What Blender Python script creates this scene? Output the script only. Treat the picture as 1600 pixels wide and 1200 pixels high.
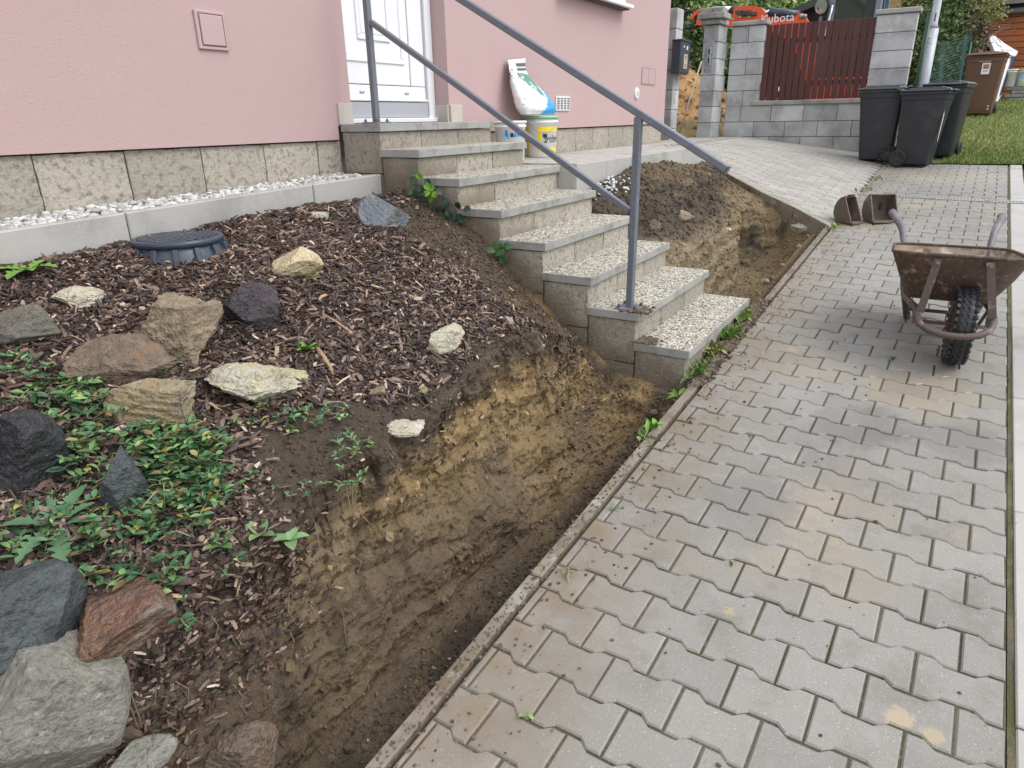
import bpy, bmesh, math, random
import numpy as np
from mathutils import Vector, Matrix
for o in list(bpy.data.objects): bpy.data.objects.remove(o)
SC = bpy.context.scene
COL = SC.collection
rnd = random.Random(7)
RS = np.random.RandomState(11)

# ------------------------------------------------------------------ camera (eye = origin, x along the house wall, y towards the house)
F_PX = 1063.9
PITCH, ROLL, YAW = [math.radians(a) for a in (21.242, 1.035, 31.939)]
_fw = np.array([math.cos(YAW)*math.cos(PITCH), math.sin(YAW)*math.cos(PITCH), -math.sin(PITCH)])
_r = np.array([math.sin(YAW), -math.cos(YAW), 0.])
_d = np.cross(_fw, _r)
_R = np.stack([math.cos(ROLL)*_r+math.sin(ROLL)*_d, -math.sin(ROLL)*_r+math.cos(ROLL)*_d, _fw])
cd = bpy.data.cameras.new('camera'); cam = bpy.data.objects.new('camera', cd); COL.objects.link(cam)
cd.sensor_width = 36; cd.lens = 36*F_PX/1600; cd.clip_start = .05; cd.clip_end = 500
cam.matrix_world = Matrix([[_R[0][i], -_R[1][i], -_R[2][i], 0] for i in range(3)]+[[0, 0, 0, 1]])
SC.camera = cam
# ------------------------------------------------------------------ overcast sky, soft sun, exposure
SUN_EL, SUN_AZ = math.radians(52), math.radians(280)      # azimuth of the direction towards the sun, from +x to +y
w = bpy.data.worlds.new('World'); SC.world = w; w.use_nodes = True
wn, wl = w.node_tree.nodes, w.node_tree.links
bg = wn['Background']; sky = wn.new('ShaderNodeTexSky'); sky.sky_type = 'NISHITA'; sky.sun_disc = False
sky.sun_elevation = SUN_EL; sky.sun_rotation = math.pi/2-SUN_AZ
sky.dust_density = 3.0; sky.air_density = 1.0
hs = wn.new('ShaderNodeHueSaturation'); hs.inputs['Saturation'].default_value = .42
wl.new(sky.outputs[0], hs.inputs['Color'])
cl = wn.new('ShaderNodeMix'); cl.data_type = 'RGBA'; cl.inputs[0].default_value = .6; cl.inputs[7].default_value = (6.5, 6.66, 6.9, 1)   # an even cloud deck over most of the sky
wl.new(hs.outputs[0], cl.inputs[6]); wl.new(cl.outputs[2], bg.inputs['Color'])
bg.inputs['Strength'].default_value = .145
sd = bpy.data.lights.new('sun', 'SUN'); sun = bpy.data.objects.new('sun', sd); COL.objects.link(sun)
sd.energy = 1.0; sd.angle = math.radians(35); sd.color = (1, .985, .96)
sv = Vector((math.cos(SUN_EL)*math.cos(SUN_AZ), math.cos(SUN_EL)*math.sin(SUN_AZ), math.sin(SUN_EL)))
sun.rotation_euler = sv.to_track_quat('Z', 'Y').to_euler()
SC.view_settings.view_transform = 'Standard'; SC.view_settings.look = 'None'
SC.view_settings.gamma = 1; SC.view_settings.use_curve_mapping = False
SC.view_settings.exposure = 0.78

# ------------------------------------------------------------------ helpers: rays, noise, materials, meshes
def ray(px, py):
    return _R.T @ np.array([(px-800)/F_PX, (py-600)/F_PX, 1.])
def on_x(px, py, x): d = ray(px, py); return d*(x/d[0])
def on_y(px, py, y): d = ray(px, py); return d*(y/d[1])
def on_z(px, py, z): d = ray(px, py); return d*(z/d[2])
def at_d(px, py, dist): return ray(px, py)*dist

def vnoise(P, seed=0):
    P = np.asarray(P, float); i = np.floor(P).astype(np.int64); f = P-i; f = f*f*(3-2*f)
    def h(a):
        n = a[..., 0]*73856093 ^ a[..., 1]*19349663 ^ a[..., 2]*83492791 ^ (seed*2654435 + 97)
        n = (n ^ (n >> 13))*1274126177 & 0x7fffffff; n = (n ^ (n >> 15))*2246822519 & 0x7fffffff; n = n ^ (n >> 16)
        return (n & 0xffff)/65535.0
    out = 0
    for dx in (0, 1):
        for dy in (0, 1):
            for dz in (0, 1):
                wgt = (f[..., 0] if dx else 1-f[..., 0])*(f[..., 1] if dy else 1-f[..., 1])*(f[..., 2] if dz else 1-f[..., 2])
                out = out+wgt*h(i+np.array([dx, dy, dz]))
    return out*2-1
def fbm(P, scale, oct=4, seed=0, gain=.5):
    P = np.asarray(P, float)*scale; a, s, o = 1., 0., 0
    for k in range(oct):
        o = o+a*vnoise(P+k*17.3, seed+k); s += a; a *= gain; P = P*2.03
    return o/s
def sstep(a, b, x):
    t = np.clip((x-a)/(b-a), 0, 1); return t*t*(3-2*t)

def lin(r, g, b):
    f = lambda c: (c/255/12.92 if c < 10.3 else ((c/255+.055)/1.055)**2.4)
    return (f(r), f(g), f(b))
MATS = {}
def mat(name, col, rough=.8, var=(), bump=(), attr=False, rand=0., metal=0., coords='POS', streak=None, spec=.5, rvar=None, alpha=None, trans=0., stretch=None, vor=None, coat=0., stain=None, spots=()):
    m = bpy.data.materials.new(name); m.use_nodes = True; MATS[name] = m
    n, l = m.node_tree.nodes, m.node_tree.links; bs = n['Principled BSDF']
    if coords == 'POS': co = n.new('ShaderNodeNewGeometry').outputs['Position']
    else: co = n.new('ShaderNodeTexCoord').outputs['Object']
    if stretch:
        mp = n.new('ShaderNodeMapping'); mp.inputs['Scale'].default_value = stretch; l.new(co, mp.inputs['Vector']); co = mp.outputs[0]
    if attr:
        a = n.new('ShaderNodeAttribute'); a.attribute_name = 'Col'; c = a.outputs['Color']
    else:
        a = n.new('ShaderNodeRGB'); a.outputs[0].default_value = (*col, 1); c = a.outputs[0]
    def noise(scale, det, rgh=.6):
        t = n.new('ShaderNodeTexNoise'); t.inputs['Scale'].default_value = scale; t.inputs['Detail'].default_value = det
        t.inputs['Roughness'].default_value = rgh; l.new(co, t.inputs['Vector']); return t.outputs['Fac']
    def mr(src, lo, hi, a0=0., a1=1.):
        t = n.new('ShaderNodeMapRange'); t.inputs[1].default_value = lo; t.inputs[2].default_value = hi
        t.inputs[3].default_value = a0; t.inputs[4].default_value = a1; l.new(src, t.inputs[0]); return t.outputs[0]
    def mix(fac, a, b, mode='MIX'):
        t = n.new('ShaderNodeMix'); t.data_type = 'RGBA'; t.blend_type = mode
        if isinstance(fac, float): t.inputs[0].default_value = fac
        else: l.new(fac, t.inputs[0])
        l.new(a, t.inputs[6])
        if isinstance(b, tuple): t.inputs[7].default_value = (*b, 1)
        else: l.new(b, t.inputs[7])
        return t.outputs[2]
    if vor:      # (scale, gap colour, gap width): pebbles of varied tone set in a matrix
        v1 = n.new('ShaderNodeTexVoronoi'); v1.inputs['Scale'].default_value = vor[0]; l.new(co, v1.inputs['Vector'])
        sp = n.new('ShaderNodeSeparateColor'); l.new(v1.outputs['Color'], sp.inputs[0])
        for ch, (lo, hi, c2) in zip((0, 1, 2), vor[3]):
            c = mix(mr(sp.outputs[ch], lo, hi), c, c2)
        c = mix(mr(v1.outputs['Distance'], vor[2], vor[2]+.25), c, vor[1])
    for (sc_, det, c2, lo, hi) in var:
        c = mix(mr(noise(sc_, det), lo, hi), c, c2)
    if streak:  # faint runs down a wall
        mp2 = n.new('ShaderNodeMapping'); mp2.inputs['Scale'].default_value = (2.2, 2.2, .28); l.new(co, mp2.inputs['Vector']); t2 = n.new('ShaderNodeTexNoise'); t2.inputs['Scale'].default_value = 1.6; t2.inputs['Detail'].default_value = 5; l.new(mp2.outputs[0], t2.inputs['Vector'])
        c = mix(mr(t2.outputs['Fac'], .5, .78, 0, streak[1]), c, streak[0])
    for (q_, r_, c_, k_) in spots:   # mud and wet patches lying where they lie
        vd = n.new('ShaderNodeVectorMath'); vd.operation = 'DISTANCE'; l.new(co, vd.inputs[0]); vd.inputs[1].default_value = q_
        ad = n.new('ShaderNodeMath'); ad.operation = 'MULTIPLY_ADD'; l.new(noise(9/max(r_*4, .35), 6, .72), ad.inputs[0]); ad.inputs[1].default_value = -1.5*r_; l.new(vd.outputs['Value'], ad.inputs[2])
        c = mix(mr(ad.outputs[0], -.10*r_, -.32*r_, 0, k_), c, c_)
    if stain:   # mud trodden in from the trench side: (y from, y to, colour)
        sx_ = n.new('ShaderNodeSeparateXYZ'); l.new(co, sx_.inputs[0]); a_ = mr(sx_.outputs['Y'], stain[0], stain[1]); t_ = n.new('ShaderNodeMath'); t_.operation = 'MULTIPLY'
        l.new(a_, t_.inputs[0]); l.new(mr(noise(4.5, 5), .36, .62), t_.inputs[1]); c = mix(t_.outputs[0], c, stain[2])
    if rand:
        oi = n.new('ShaderNodeObjectInfo'); f = mr(oi.outputs['Random'], 0, 1, 1-rand, 1+rand)
        hv = n.new('ShaderNodeHueSaturation'); l.new(c, hv.inputs['Color']); l.new(f, hv.inputs['Value']); c = hv.outputs[0]
    l.new(c, bs.inputs['Base Color'])
    bs.inputs['Roughness'].default_value = rough; bs.inputs['Metallic'].default_value = metal
    bs.inputs['Specular IOR Level'].default_value = spec
    if rvar: l.new(mr(noise(rvar[0], 4), rvar[1], rvar[2], rvar[3], rvar[4]), bs.inputs['Roughness'])
    if trans: bs.inputs['Transmission Weight'].default_value = trans
    if alpha is not None: bs.inputs['Alpha'].default_value = alpha
    if coat: bs.inputs['Coat Weight'].default_value = coat; bs.inputs['Coat Roughness'].default_value = .12
    nrm = None
    bl = list(bump)
    if vor: bl.append(('V', .6, .004))
    for (sc_, st, dist) in bl:
        b = n.new('ShaderNodeBump'); b.inputs['Strength'].default_value = st; b.inputs['Distance'].default_value = dist
        if sc_ == 'V': l.new(mr(v1.outputs['Distance'], 0, .7, 1, 0), b.inputs['Height'])
        else: l.new(noise(sc_, 5, .62), b.inputs['Height'])
        if nrm: l.new(nrm, b.inputs['Normal'])
        nrm = b.outputs[0]
    if nrm: l.new(nrm, bs.inputs['Normal'])
    return m

def npmesh(name, V, faces_by_n, mats, col=None, smooth=False, mi=None):
    """fast mesh: faces_by_n is a list of int arrays (k x n)"""
    me = bpy.data.meshes.new(name); V = np.asarray(V, np.float32)
    me.vertices.add(len(V)); me.vertices.foreach_set('co', V.ravel())
    loops = np.concatenate([np.asarray(f, np.int32).ravel() for f in faces_by_n])
    tot = np.concatenate([np.full(len(f), np.asarray(f).shape[1], np.int32) for f in faces_by_n])
    start = np.concatenate([[0], np.cumsum(tot)[:-1]]).astype(np.int32)
    me.loops.add(len(loops)); me.loops.foreach_set('vertex_index', loops)
    me.polygons.add(len(tot)); me.polygons.foreach_set('loop_start', start); me.polygons.foreach_set('loop_total', tot)
    if mi is not None: me.polygons.foreach_set('material_index', np.asarray(mi, np.int32))
    me.polygons.foreach_set('use_smooth', np.full(len(tot), smooth, bool))
    me.update(calc_edges=True); me.validate()
    for m in (mats if isinstance(mats, (list, tuple)) else [mats]): me.materials.append(m)
    if col is not None:
        a = me.color_attributes.new('Col', 'FLOAT_COLOR', 'POINT')
        c4 = np.ones((len(V), 4), np.float32); c4[:, :3] = col; a.data.foreach_set('color', c4.ravel())
    return me

class B:
    """collects shapes for ONE mesh"""
    def __init__(s): s.v = []; s.f = []; s.mi = []; s.k = 0
    def add(s, V, F, M=None):
        b = len(s.v)
        for p in V:
            p = Vector(p); s.v.append(tuple(M @ p) if M is not None else tuple(p))
        for q in F: s.f.append(tuple(b+i for i in q)); s.mi.append(s.k)
        return s
    def box(s, c, size, M=None, ch=0.):
        hx, hy, hz = [a/2 for a in size]; c = Vector(c)
        if ch <= 0:
            V = [c+Vector((x*hx, y*hy, z*hz)) for z in (-1, 1) for y in (-1, 1) for x in (-1, 1)]
            return s.add(V, [(0, 2, 3, 1), (4, 5, 7, 6), (0, 1, 5, 4), (2, 6, 7, 3), (0, 4, 6, 2), (1, 3, 7, 5)], M)
        V = []; idx = {}
        for z in (-1, 1):
            for y in (-1, 1):
                for x in (-1, 1):
                    for a in range(3):
                        h = [hx, hy, hz]; h = [h[k] if k == a else h[k]-ch for k in range(3)]
                        idx[(x, y, z, a)] = len(V); V.append(c+Vector((x*h[0], y*h[1], z*h[2])))
        F = []
        S = [(-1, -1), (1, -1), (1, 1), (-1, 1)]
        for a in range(3):
            o = [k for k in range(3) if k != a]
            for sg in (-1, 1):
                q = []
                for (p, r) in S:
                    t = [0, 0, 0]; t[a] = sg; t[o[0]] = p; t[o[1]] = r; q.append(idx[(*t, a)])
                F.append(tuple(q))
            for p in (-1, 1):
                for r in (-1, 1):
                    e = []
                    for sg in (-1, 1):
                        t = [0, 0, 0]; t[a] = sg; t[o[0]] = p; t[o[1]] = r; e.append((idx[(*t, o[0])], idx[(*t, o[1])]))
                    F.append((e[0][0], e[0][1], e[1][1], e[1][0]))
        for z in (-1, 1):
            for y in (-1, 1):
                for x in (-1, 1): F.append(tuple(idx[(x, y, z, a)] for a in range(3)))
        return s.add(V, F, M)
    def prism(s, poly, a, axis=2, b=0., M=None):
        """polygon (list of 2-tuples) extruded from b to a along axis"""
        n = len(poly)
        def P(p, h):
            return {2: (p[0], p[1], h), 1: (p[0], h, p[1]), 0: (h, p[0], p[1])}[axis]
        V = [P(p, b) for p in poly]+[P(p, a) for p in poly]
        F = [tuple(range(n))[::-1], tuple(range(n, 2*n))]+[(i, (i+1) % n, (i+1) % n+n, i+n) for i in range(n)]
        return s.add(V, F, M)
    def tube(s, pts, r, n=10, M=None, cap=True):
        pts = [Vector(p) for p in pts]; V = []; F = []; up = None
        rr = r if isinstance(r, (list, tuple)) else [r]*len(pts)
        for i, p in enumerate(pts):
            t = (pts[min(i+1, len(pts)-1)]-pts[max(i-1, 0)]).normalized()
            if up is None: up = t.orthogonal().normalized()
            up = (up-t*up.dot(t)); up = up.normalized() if up.length > 1e-6 else t.orthogonal().normalized()
            bi = t.cross(up)
            for k in range(n):
                a = 2*math.pi*k/n; V.append(p+(up*math.cos(a)+bi*math.sin(a))*rr[i])
        for i in range(len(pts)-1):
            for k in range(n): F.append((i*n+k, i*n+(k+1) % n, (i+1)*n+(k+1) % n, (i+1)*n+k))
        if cap: F.append(tuple(range(n))[::-1]); F.append(tuple((len(pts)-1)*n+k for k in range(n)))
        return s.add(V, F, M)
    def bar(s, p0, p1, wd, ht, up=(0, 0, 1), ch=0.):
        p0, p1 = Vector(p0), Vector(p1); t = (p1-p0); L = t.length; t.normalize(); up = Vector(up)
        x = up.cross(t).normalized(); z = t.cross(x)
        M = Matrix([[x[i], t[i], z[i], (p0[i]+p1[i])/2] for i in range(3)]+[[0, 0, 0, 1]])
        return s.box((0, 0, 0), (wd, L, ht), M, ch)
    def lathe(s, prof, n=24, M=None, cap=True):
        V = []; F = []
        for (r, z) in prof:
            for k in range(n): a = 2*math.pi*k/n; V.append((r*math.cos(a), r*math.sin(a), z))
        for i in range(len(prof)-1):
            for k in range(n): F.append((i*n+k, i*n+(k+1) % n, (i+1)*n+(k+1) % n, (i+1)*n+k))
        if cap: F.append(tuple(range(n))[::-1]); F.append(tuple((len(prof)-1)*n+k for k in range(n)))
        return s.add(V, F, M)
    def mesh(s, name, mats, smooth=False, fix=True):
        me = bpy.data.meshes.new(name); me.from_pydata(s.v, [], s.f)
        for m in (mats if isinstance(mats, (list, tuple)) else [mats]): me.materials.append(m)
        me.polygons.foreach_set('material_index', s.mi)
        if fix:
            bm = bmesh.new(); bm.from_mesh(me); bmesh.ops.recalc_face_normals(bm, faces=bm.faces); bm.to_mesh(me); bm.free()
        me.polygons.foreach_set('use_smooth', [smooth]*len(me.polygons))
        me.update(); return me
def link(name, me, parent=None):
    o = bpy.data.objects.new(name, me); COL.objects.link(o)
    if parent is not None: o.parent = parent
    return o
def tag(o, label=None, cat=None, group=None, kind=None):
    if label: o['label'] = label
    if cat: o['category'] = cat
    if group: o['group'] = group
    if kind: o['kind'] = kind
    return o
def thing(name, label, cat, loc=(0, 0, 0), rz=0., group=None):
    o = bpy.data.objects.new(name, None); COL.objects.link(o); o.empty_display_size = .1
    o.location = tuple(loc); o.rotation_euler = (0, 0, rz)
    return tag(o, label, cat, group)
def part(name, b, mats, parent, smooth=False, world=True, label=None):
    """a mesh part; world=True: its shape was written in world coordinates"""
    me = b.mesh(name, mats, smooth) if isinstance(b, B) else b
    o = link(name, me, parent)
    if world and parent is not None:
        root = parent
        while root.parent is not None: root = root.parent
        # undo the root's own placement (parts of parts inherit it already)
        if parent is root:
            o.matrix_parent_inverse = (Matrix.Translation(root.location) @ root.rotation_euler.to_matrix().to_4x4()).inverted()
    if label: o['label'] = label
    return o
def struct(name, me, label, cat):
    return tag(link(name, me), label, cat, None, 'structure')
def copy_tree(o, parent=None):
    c = o.copy(); COL.objects.link(c)
    if parent is not None: c.parent = parent
    for ch in list(o.children): copy_tree(ch, c)
    return c
# ------------------------------------------------------------------ colours / materials
def plane_pt(px, py): d = ray(px, py); return tuple(d*(-1.521/(d[2]-.0825*d[0])))
SPOTS = [(plane_pt(px, py), r, c, k) for px, py, r, c, k in ((1440, 615, .45, (.30, .26, .19), .6), (1340, 665, .34, (.15, .145, .135), .6), (1500, 690, .30, (.17, .165, .155), .6), (1455, 1148, .045, (.40, .32, .20), .7), (1405, 1118, .06, (.42, .34, .22), .7), (1140, 955, .035, (.40, .32, .18), .6), (1238, 545, .05, (.45, .33, .16), .8), (1180, 780, .35, (.17, .165, .155), .45), (1250, 560, .5, (.29, .25, .185), .4), (1480, 275, 1.0, (.30, .27, .20), .35), (1330, 900, .3, (.28, .245, .185), .35))]
M_pav = mat('paver_concrete', (.246, .236, .217), .68, var=[(.7, 5, (.190, .180, .160), .46, .66), (1.5, 5, (.31, .265, .195), .55, .74), (5, 5, (.205, .192, .170), .52, .66), (230, 2, (.46, .45, .43), .62, .72), (190, 2, (.13, .125, .12), .64, .74), (14, 4, (.26, .25, .235), .54, .72)],
            bump=[(180, .25, .004), (30, .12, .006)], rand=.085, rvar=(1.1, .42, .62, .74, .42), stain=(.45, .86, (.195, .155, .105)), spots=SPOTS)
M_pav2 = mat('driveway_paver_concrete', (.315, .30, .275), .72, var=[(1.0, 4, (.27, .26, .24), .5, .75), (1.6, 4, (.40, .35, .26), .58, .78), (60, 3, (.24, .23, .21), .58, .74)], bump=[(150, .2, .003)], rand=.13)
M_joint = mat('joint_sand', (.115, .098, .073), .95, var=[(2.2, 5, (.065, .080, .028), .50, .62), (70, 3, (.20, .17, .13), .54, .72)], bump=[(120, .8, .01)])
M_joint2 = mat('pale_joint_sand', (.33, .31, .275), .95, var=[(2., 4, (.26, .24, .19), .5, .7)], bump=[(120, .5, .01)])
M_kerb = mat('kerb_concrete', (.38, .37, .35), .8, var=[(3, 5, (.27, .26, .24), .5, .72), (220, 2, (.50, .49, .47), .6, .7)], bump=[(120, .2, .004)], rand=.05)
M_kerbdirty = mat('soil_stained_kerb', (.225, .195, .155), .9, var=[(4, 5, (.145, .112, .078), .42, .60), (11, 5, (.29, .275, .25), .56, .68), (45, 4, (.10, .075, .05), .58, .70)], bump=[(80, .5, .006)], rand=.06)
M_slab = mat('pale_concrete', (.43, .42, .40), .8, var=[(1.5, 5, (.33, .32, .30), .5, .75), (160, 2, (.26, .25, .24), .68, .76)], bump=[(100, .2, .004)])
M_earth = mat('dark_earth', (.07, .05, .035), .95, var=[(6, 5, (.13, .10, .07), .5, .7)], bump=[(30, 1., .03)])

SX, Z0 = .0825, -1.521
def zp(x): return Z0+SX*x                       # the path climbs steadily
def y_left(x): return .887-.0125*(x-1.6) if x < 6.9 else .82-.013*(x-6.9)
def y_right(x): return -.350-.0272*(x-1.56)
def xe(y):                                      # edge of the driveway above the right-hand trench
    return np.interp(y, [.6, .87, 1.26, 1.70, 2.03, 2.30, 2.6], [6.75, 6.80, 7.04, 7.20, 7.52, 7.72, 7.8])
def z_drive(x, y):
    t = np.clip((y-.80)/(2.85-.80), 0, 1)
    return zp(x)+(-.305-zp(x))*t

# far ground: one sheet out to the horizon, kept below everything near
def z_lawn(x, y=0): return np.where(x < 15.5, -.645+.135*(x-10.6), -.645+.135*4.9+.04*(np.minimum(x, 40)-15.5))
gx = np.concatenate([np.linspace(-200, -10, 12), np.linspace(-6, 9.5, 20), [10.4, 10.8], np.linspace(11.2, 24, 24), np.linspace(28, 320, 18)])
gy = np.concatenate([np.linspace(-250, -12, 14), np.linspace(-9, 12, 36), np.linspace(16, 250, 14)])
GX, GY = np.meshgrid(gx, gy, indexing='ij')
GZ = np.where(GX > 10.5, z_lawn(GX)-.06, np.minimum(zp(GX), zp(10.5))-.95)
V = np.stack([GX, GY, GZ], -1).reshape(-1, 3); ny = len(gy)
ii, jj = np.meshgrid(np.arange(len(gx)-1), np.arange(ny-1), indexing='ij'); a = (ii*ny+jj).ravel()
M_far = mat('far_meadow', (.07, .09, .035), .95, var=[(.6, 5, (.10, .10, .045), .45, .7)], bump=[(9, .6, .05)])
struct('ground', npmesh('ground', V, [np.stack([a, a+ny, a+ny+1, a+1], 1)], M_far), 'rough grassy ground reaching out behind the fence and the shed', 'ground')

# ------------------------------------------------------------------ the path: joint bed + one block per paver
def strip(x0, x1, n, yl, yr, zf, skirt=.25):
    xs = np.linspace(x0, x1, n); V = []; F = []
    for x in xs: V += [(x, yl(x), zf(x)), (x, yr(x), zf(x)), (x, yl(x), zf(x)-skirt), (x, yr(x), zf(x)-skirt)]
    for i in range(n-1):
        a, b = 4*i, 4*i+4; F += [(a, a+1, b+1, b), (a+2, a, b, b+2), (a+1, a+3, b+3, b+1)]
    b = B(); b.add(V, F); return b
path = struct('path', strip(-3, 10.78, 60, lambda x: y_left(x)-.001, lambda x: y_right(x)+.001, lambda x: zp(x)-.0075).mesh('path', M_joint), 'grey block-paved garden path climbing beside the trench', 'path')

W1, W2, PITCH_X, PITCH_Y, G = .0795, .0595, .139, .2005, .0064
def paver_outline():
    h = .1-G*.46
    right = [(-h, W1-G/2), (-.058, W1-G/2), (-.034, W2-G/2), (.034, W2-G/2), (.058, W1-G/2), (h, W1-G/2)]
    return [(x, y) for (y, x) in right]+[(-x, y) for (y, x) in right[::-1]]     # (x along the path, y across)
OUT = paver_outline()
def clip_poly(poly, nx, ny_, c):                # keep nx*x+ny*y <= c
    out = []
    for i in range(len(poly)):
        p, q = poly[i], poly[(i+1) % len(poly)]
        dp, dq = nx*p[0]+ny_*p[1]-c, nx*q[0]+ny_*q[1]-c
        if dp <= 0: out.append(p)
        if dp*dq < 0: t = dp/(dp-dq); out.append((p[0]+(q[0]-p[0])*t, p[1]+(q[1]-p[1])*t))
    return out
def paver_mesh(poly, ch=.0045, hgt=.05):
    n = len(poly); A = sum(poly[i][0]*poly[(i+1) % n][1]-poly[(i+1) % n][0]*poly[i][1] for i in range(n))
    if A < 0: poly = poly[::-1]
    ins = []
    for i in range(n):
        p0, p1, p2 = [Vector(poly[k]) for k in ((i-1) % n, i, (i+1) % n)]
        d1 = (p1-p0); d2 = (p2-p1)
        if d1.length < 1e-6 or d2.length < 1e-6: ins.append(tuple(p1)); continue
        n1 = Vector((-d1.y, d1.x)).normalized(); n2 = Vector((-d2.y, d2.x)).normalized(); m = n1+n2
        m = m/max(m.dot(n1), .3) if m.length > 1e-6 else n1
        ins.append(tuple(p1+m*ch))
    b = B()
    V = [(x, y, 0) for x, y in ins]+[(x, y, -ch) for x, y in poly]+[(x, y, -hgt) for x, y in poly]
    F = [tuple(range(n))]+[(i, i+n, (i+1) % n+n, (i+1) % n) for i in range(n)]+[(i+n, i+2*n, (i+1) % n+2*n, (i+1) % n+n) for i in range(n)]
    b.add(V, F); return b
PAVER = paver_mesh(OUT).mesh('paving_block', M_pav)
pv = []
th = math.atan(-.0272); dirx = Vector((math.cos(th), math.sin(th))); diry = Vector((-math.sin(th), math.cos(th)))
for r in range(-6, 76):
    ox = .62+r*PITCH_X; base = Vector((ox, y_right(ox)+.004))
    off = PITCH_Y/2 if r % 2 == 0 else 0.
    for k in range(-1, 9):
        c = base+diry*(k*PITCH_Y+off+ (0 if off else 0))
        poly = [tuple(c+dirx*p[0]+diry*p[1]) for p in OUT]
        sl = -.0125 if ox < 6.9 else -.013
        P = clip_poly(poly, -.0272, -1, .350-.0272*1.56-.003)            # right border
        if len(P) > 2: P = clip_poly(P, -sl, 1, y_left(ox)-sl*ox-.004)
        if len(P) > 2: P = clip_poly(P, 1, 0, 10.74)
        if len(P) < 3: continue
        ar = abs(sum(P[i][0]*P[(i+1) % len(P)][1]-P[(i+1) % len(P)][0]*P[i][1] for i in range(len(P))))/2
        if ar < .0012: continue
        if 8.27 < c.x < 8.40 and False: continue
        full = ar > .0255 and len(P) == 12
        pv.append((c, P, full))
tilt = lambda s: rnd.uniform(-s, s)
# the 300 that show largest: nearest ones that are inside the picture
def inpic(c, z):
    q = _R @ np.array([c[0], c[1], z])
    if q[2] < .2: return False, 99
    u, v = 800+F_PX*q[0]/q[2], 600+F_PX*q[1]/q[2]
    return (-60 < u < 1660 and -60 < v < 1270), q[2]
def view_key(c, z):
    ok, d = inpic(c, z); return d if ok else 1000+d
pv.sort(key=lambda t: view_key(t[0], zp(t[0].x)))
SLOPE_M = Matrix.Rotation(-math.atan(SX), 4, 'Y')
rest = B()
for i, (c, P, full) in enumerate(pv):
    z = zp(c.x)+rnd.uniform(-.0025, .0025)
    M = Matrix.Translation((c.x, c.y, z)) @ SLOPE_M @ Matrix.Rotation(tilt(.009), 4, 'X') @ Matrix.Rotation(tilt(.009), 4, 'Y')
    if i < 300:
        if full:
            o = link('paving_block', PAVER, path); o.matrix_local = M @ Matrix.Rotation(th+tilt(.012)+(math.pi if rnd.random() < .5 else 0), 4, 'Z')
        else:
            o = link('paving_block', paver_mesh([(p[0]-c.x, p[1]-c.y) for p in P]).mesh('paving_block', M_pav), path); o.matrix_local = M
    else:
        b = paver_mesh([(p[0]-c.x, p[1]-c.y) for p in P]); rest.add(b.v, b.f, M)
tag(link('paving_block', rest.mesh('paving_block_rest', M_pav), path), kind='stuff')

# ------------------------------------------------------------------ kerbs
kr = thing('path_kerb', 'flush grey concrete kerb strip along the right edge of the path', 'kerb', (4, y_right(4), zp(4)))
def kerb_piece(name, x0, x1, ya, yb, root, m, top=0., h=.22, jit=.002):
    b = B(); dz = rnd.uniform(-jit, jit)+top; g = .003
    V = []
    for x in (x0+g, x1-g):
        for (y, zz) in ((ya(x), 0), (yb(x), 0), (yb(x), -h), (ya(x), -h)): V.append((x, y, zp(x)+dz+zz))
    b.add(V, [(0, 1, 2, 3), (7, 6, 5, 4), (0, 4, 5, 1), (1, 5, 6, 2), (3, 2, 6, 7), (0, 3, 7, 4)])
    me = b.mesh(name, m); bm = bmesh.new(); bm.from_mesh(me)
    bmesh.ops.bevel(bm, geom=bm.edges[:], offset=.004, segments=1, affect='EDGES'); bm.to_mesh(me); bm.free()
    return part(name, me, m, root)
for x0 in np.arange(-1.27, 10.6, .98):
    kerb_piece('kerb_stone', x0, min(x0+.98, 10.75), lambda x: y_right(x)-.018, lambda x: y_right(x)-.14, kr, M_kerb, .002)
kl = thing('path_kerb', 'narrow soil-stained kerb holding the path above the open trench', 'kerb', (3, y_left(3)+.03, zp(3)))
for x0 in np.arange(-1.4, 6.7, 1.0):
    kerb_piece('kerb_stone', x0, min(x0+1., 6.78), lambda x: y_left(x)+.056, lambda x: y_left(x)+.014, kl, M_kerbdirty, .004, .28, .004)
moss = strip(-1, 10.7, 160, lambda x: y_right(x)-.001, lambda x: y_right(x)-.0175, lambda x: zp(x)-.005-.003*math.sin(x*9.1)*math.sin(x*23), .03)
M_moss = mat('mossy_joint', (.075, .082, .030), .95, var=[(9, 4, (.14, .12, .07), .5, .62), (3.1, 3, (.11, .105, .09), .52, .66)], bump=[(90, 1., .01)])
tag(link('moss', moss.mesh('moss', M_moss)), 'green moss filling the long joint beside the right kerb strip', 'moss', None, 'stuff')
sp = strip(-3, 9.35, 40, lambda x: y_right(x)-.142, lambda x: -9., lambda x: zp(x)-.004, .3)
struct('pavement', sp.mesh('pavement', M_slab), 'pale concrete pavement right of the kerb strip', 'pavement')

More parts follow.
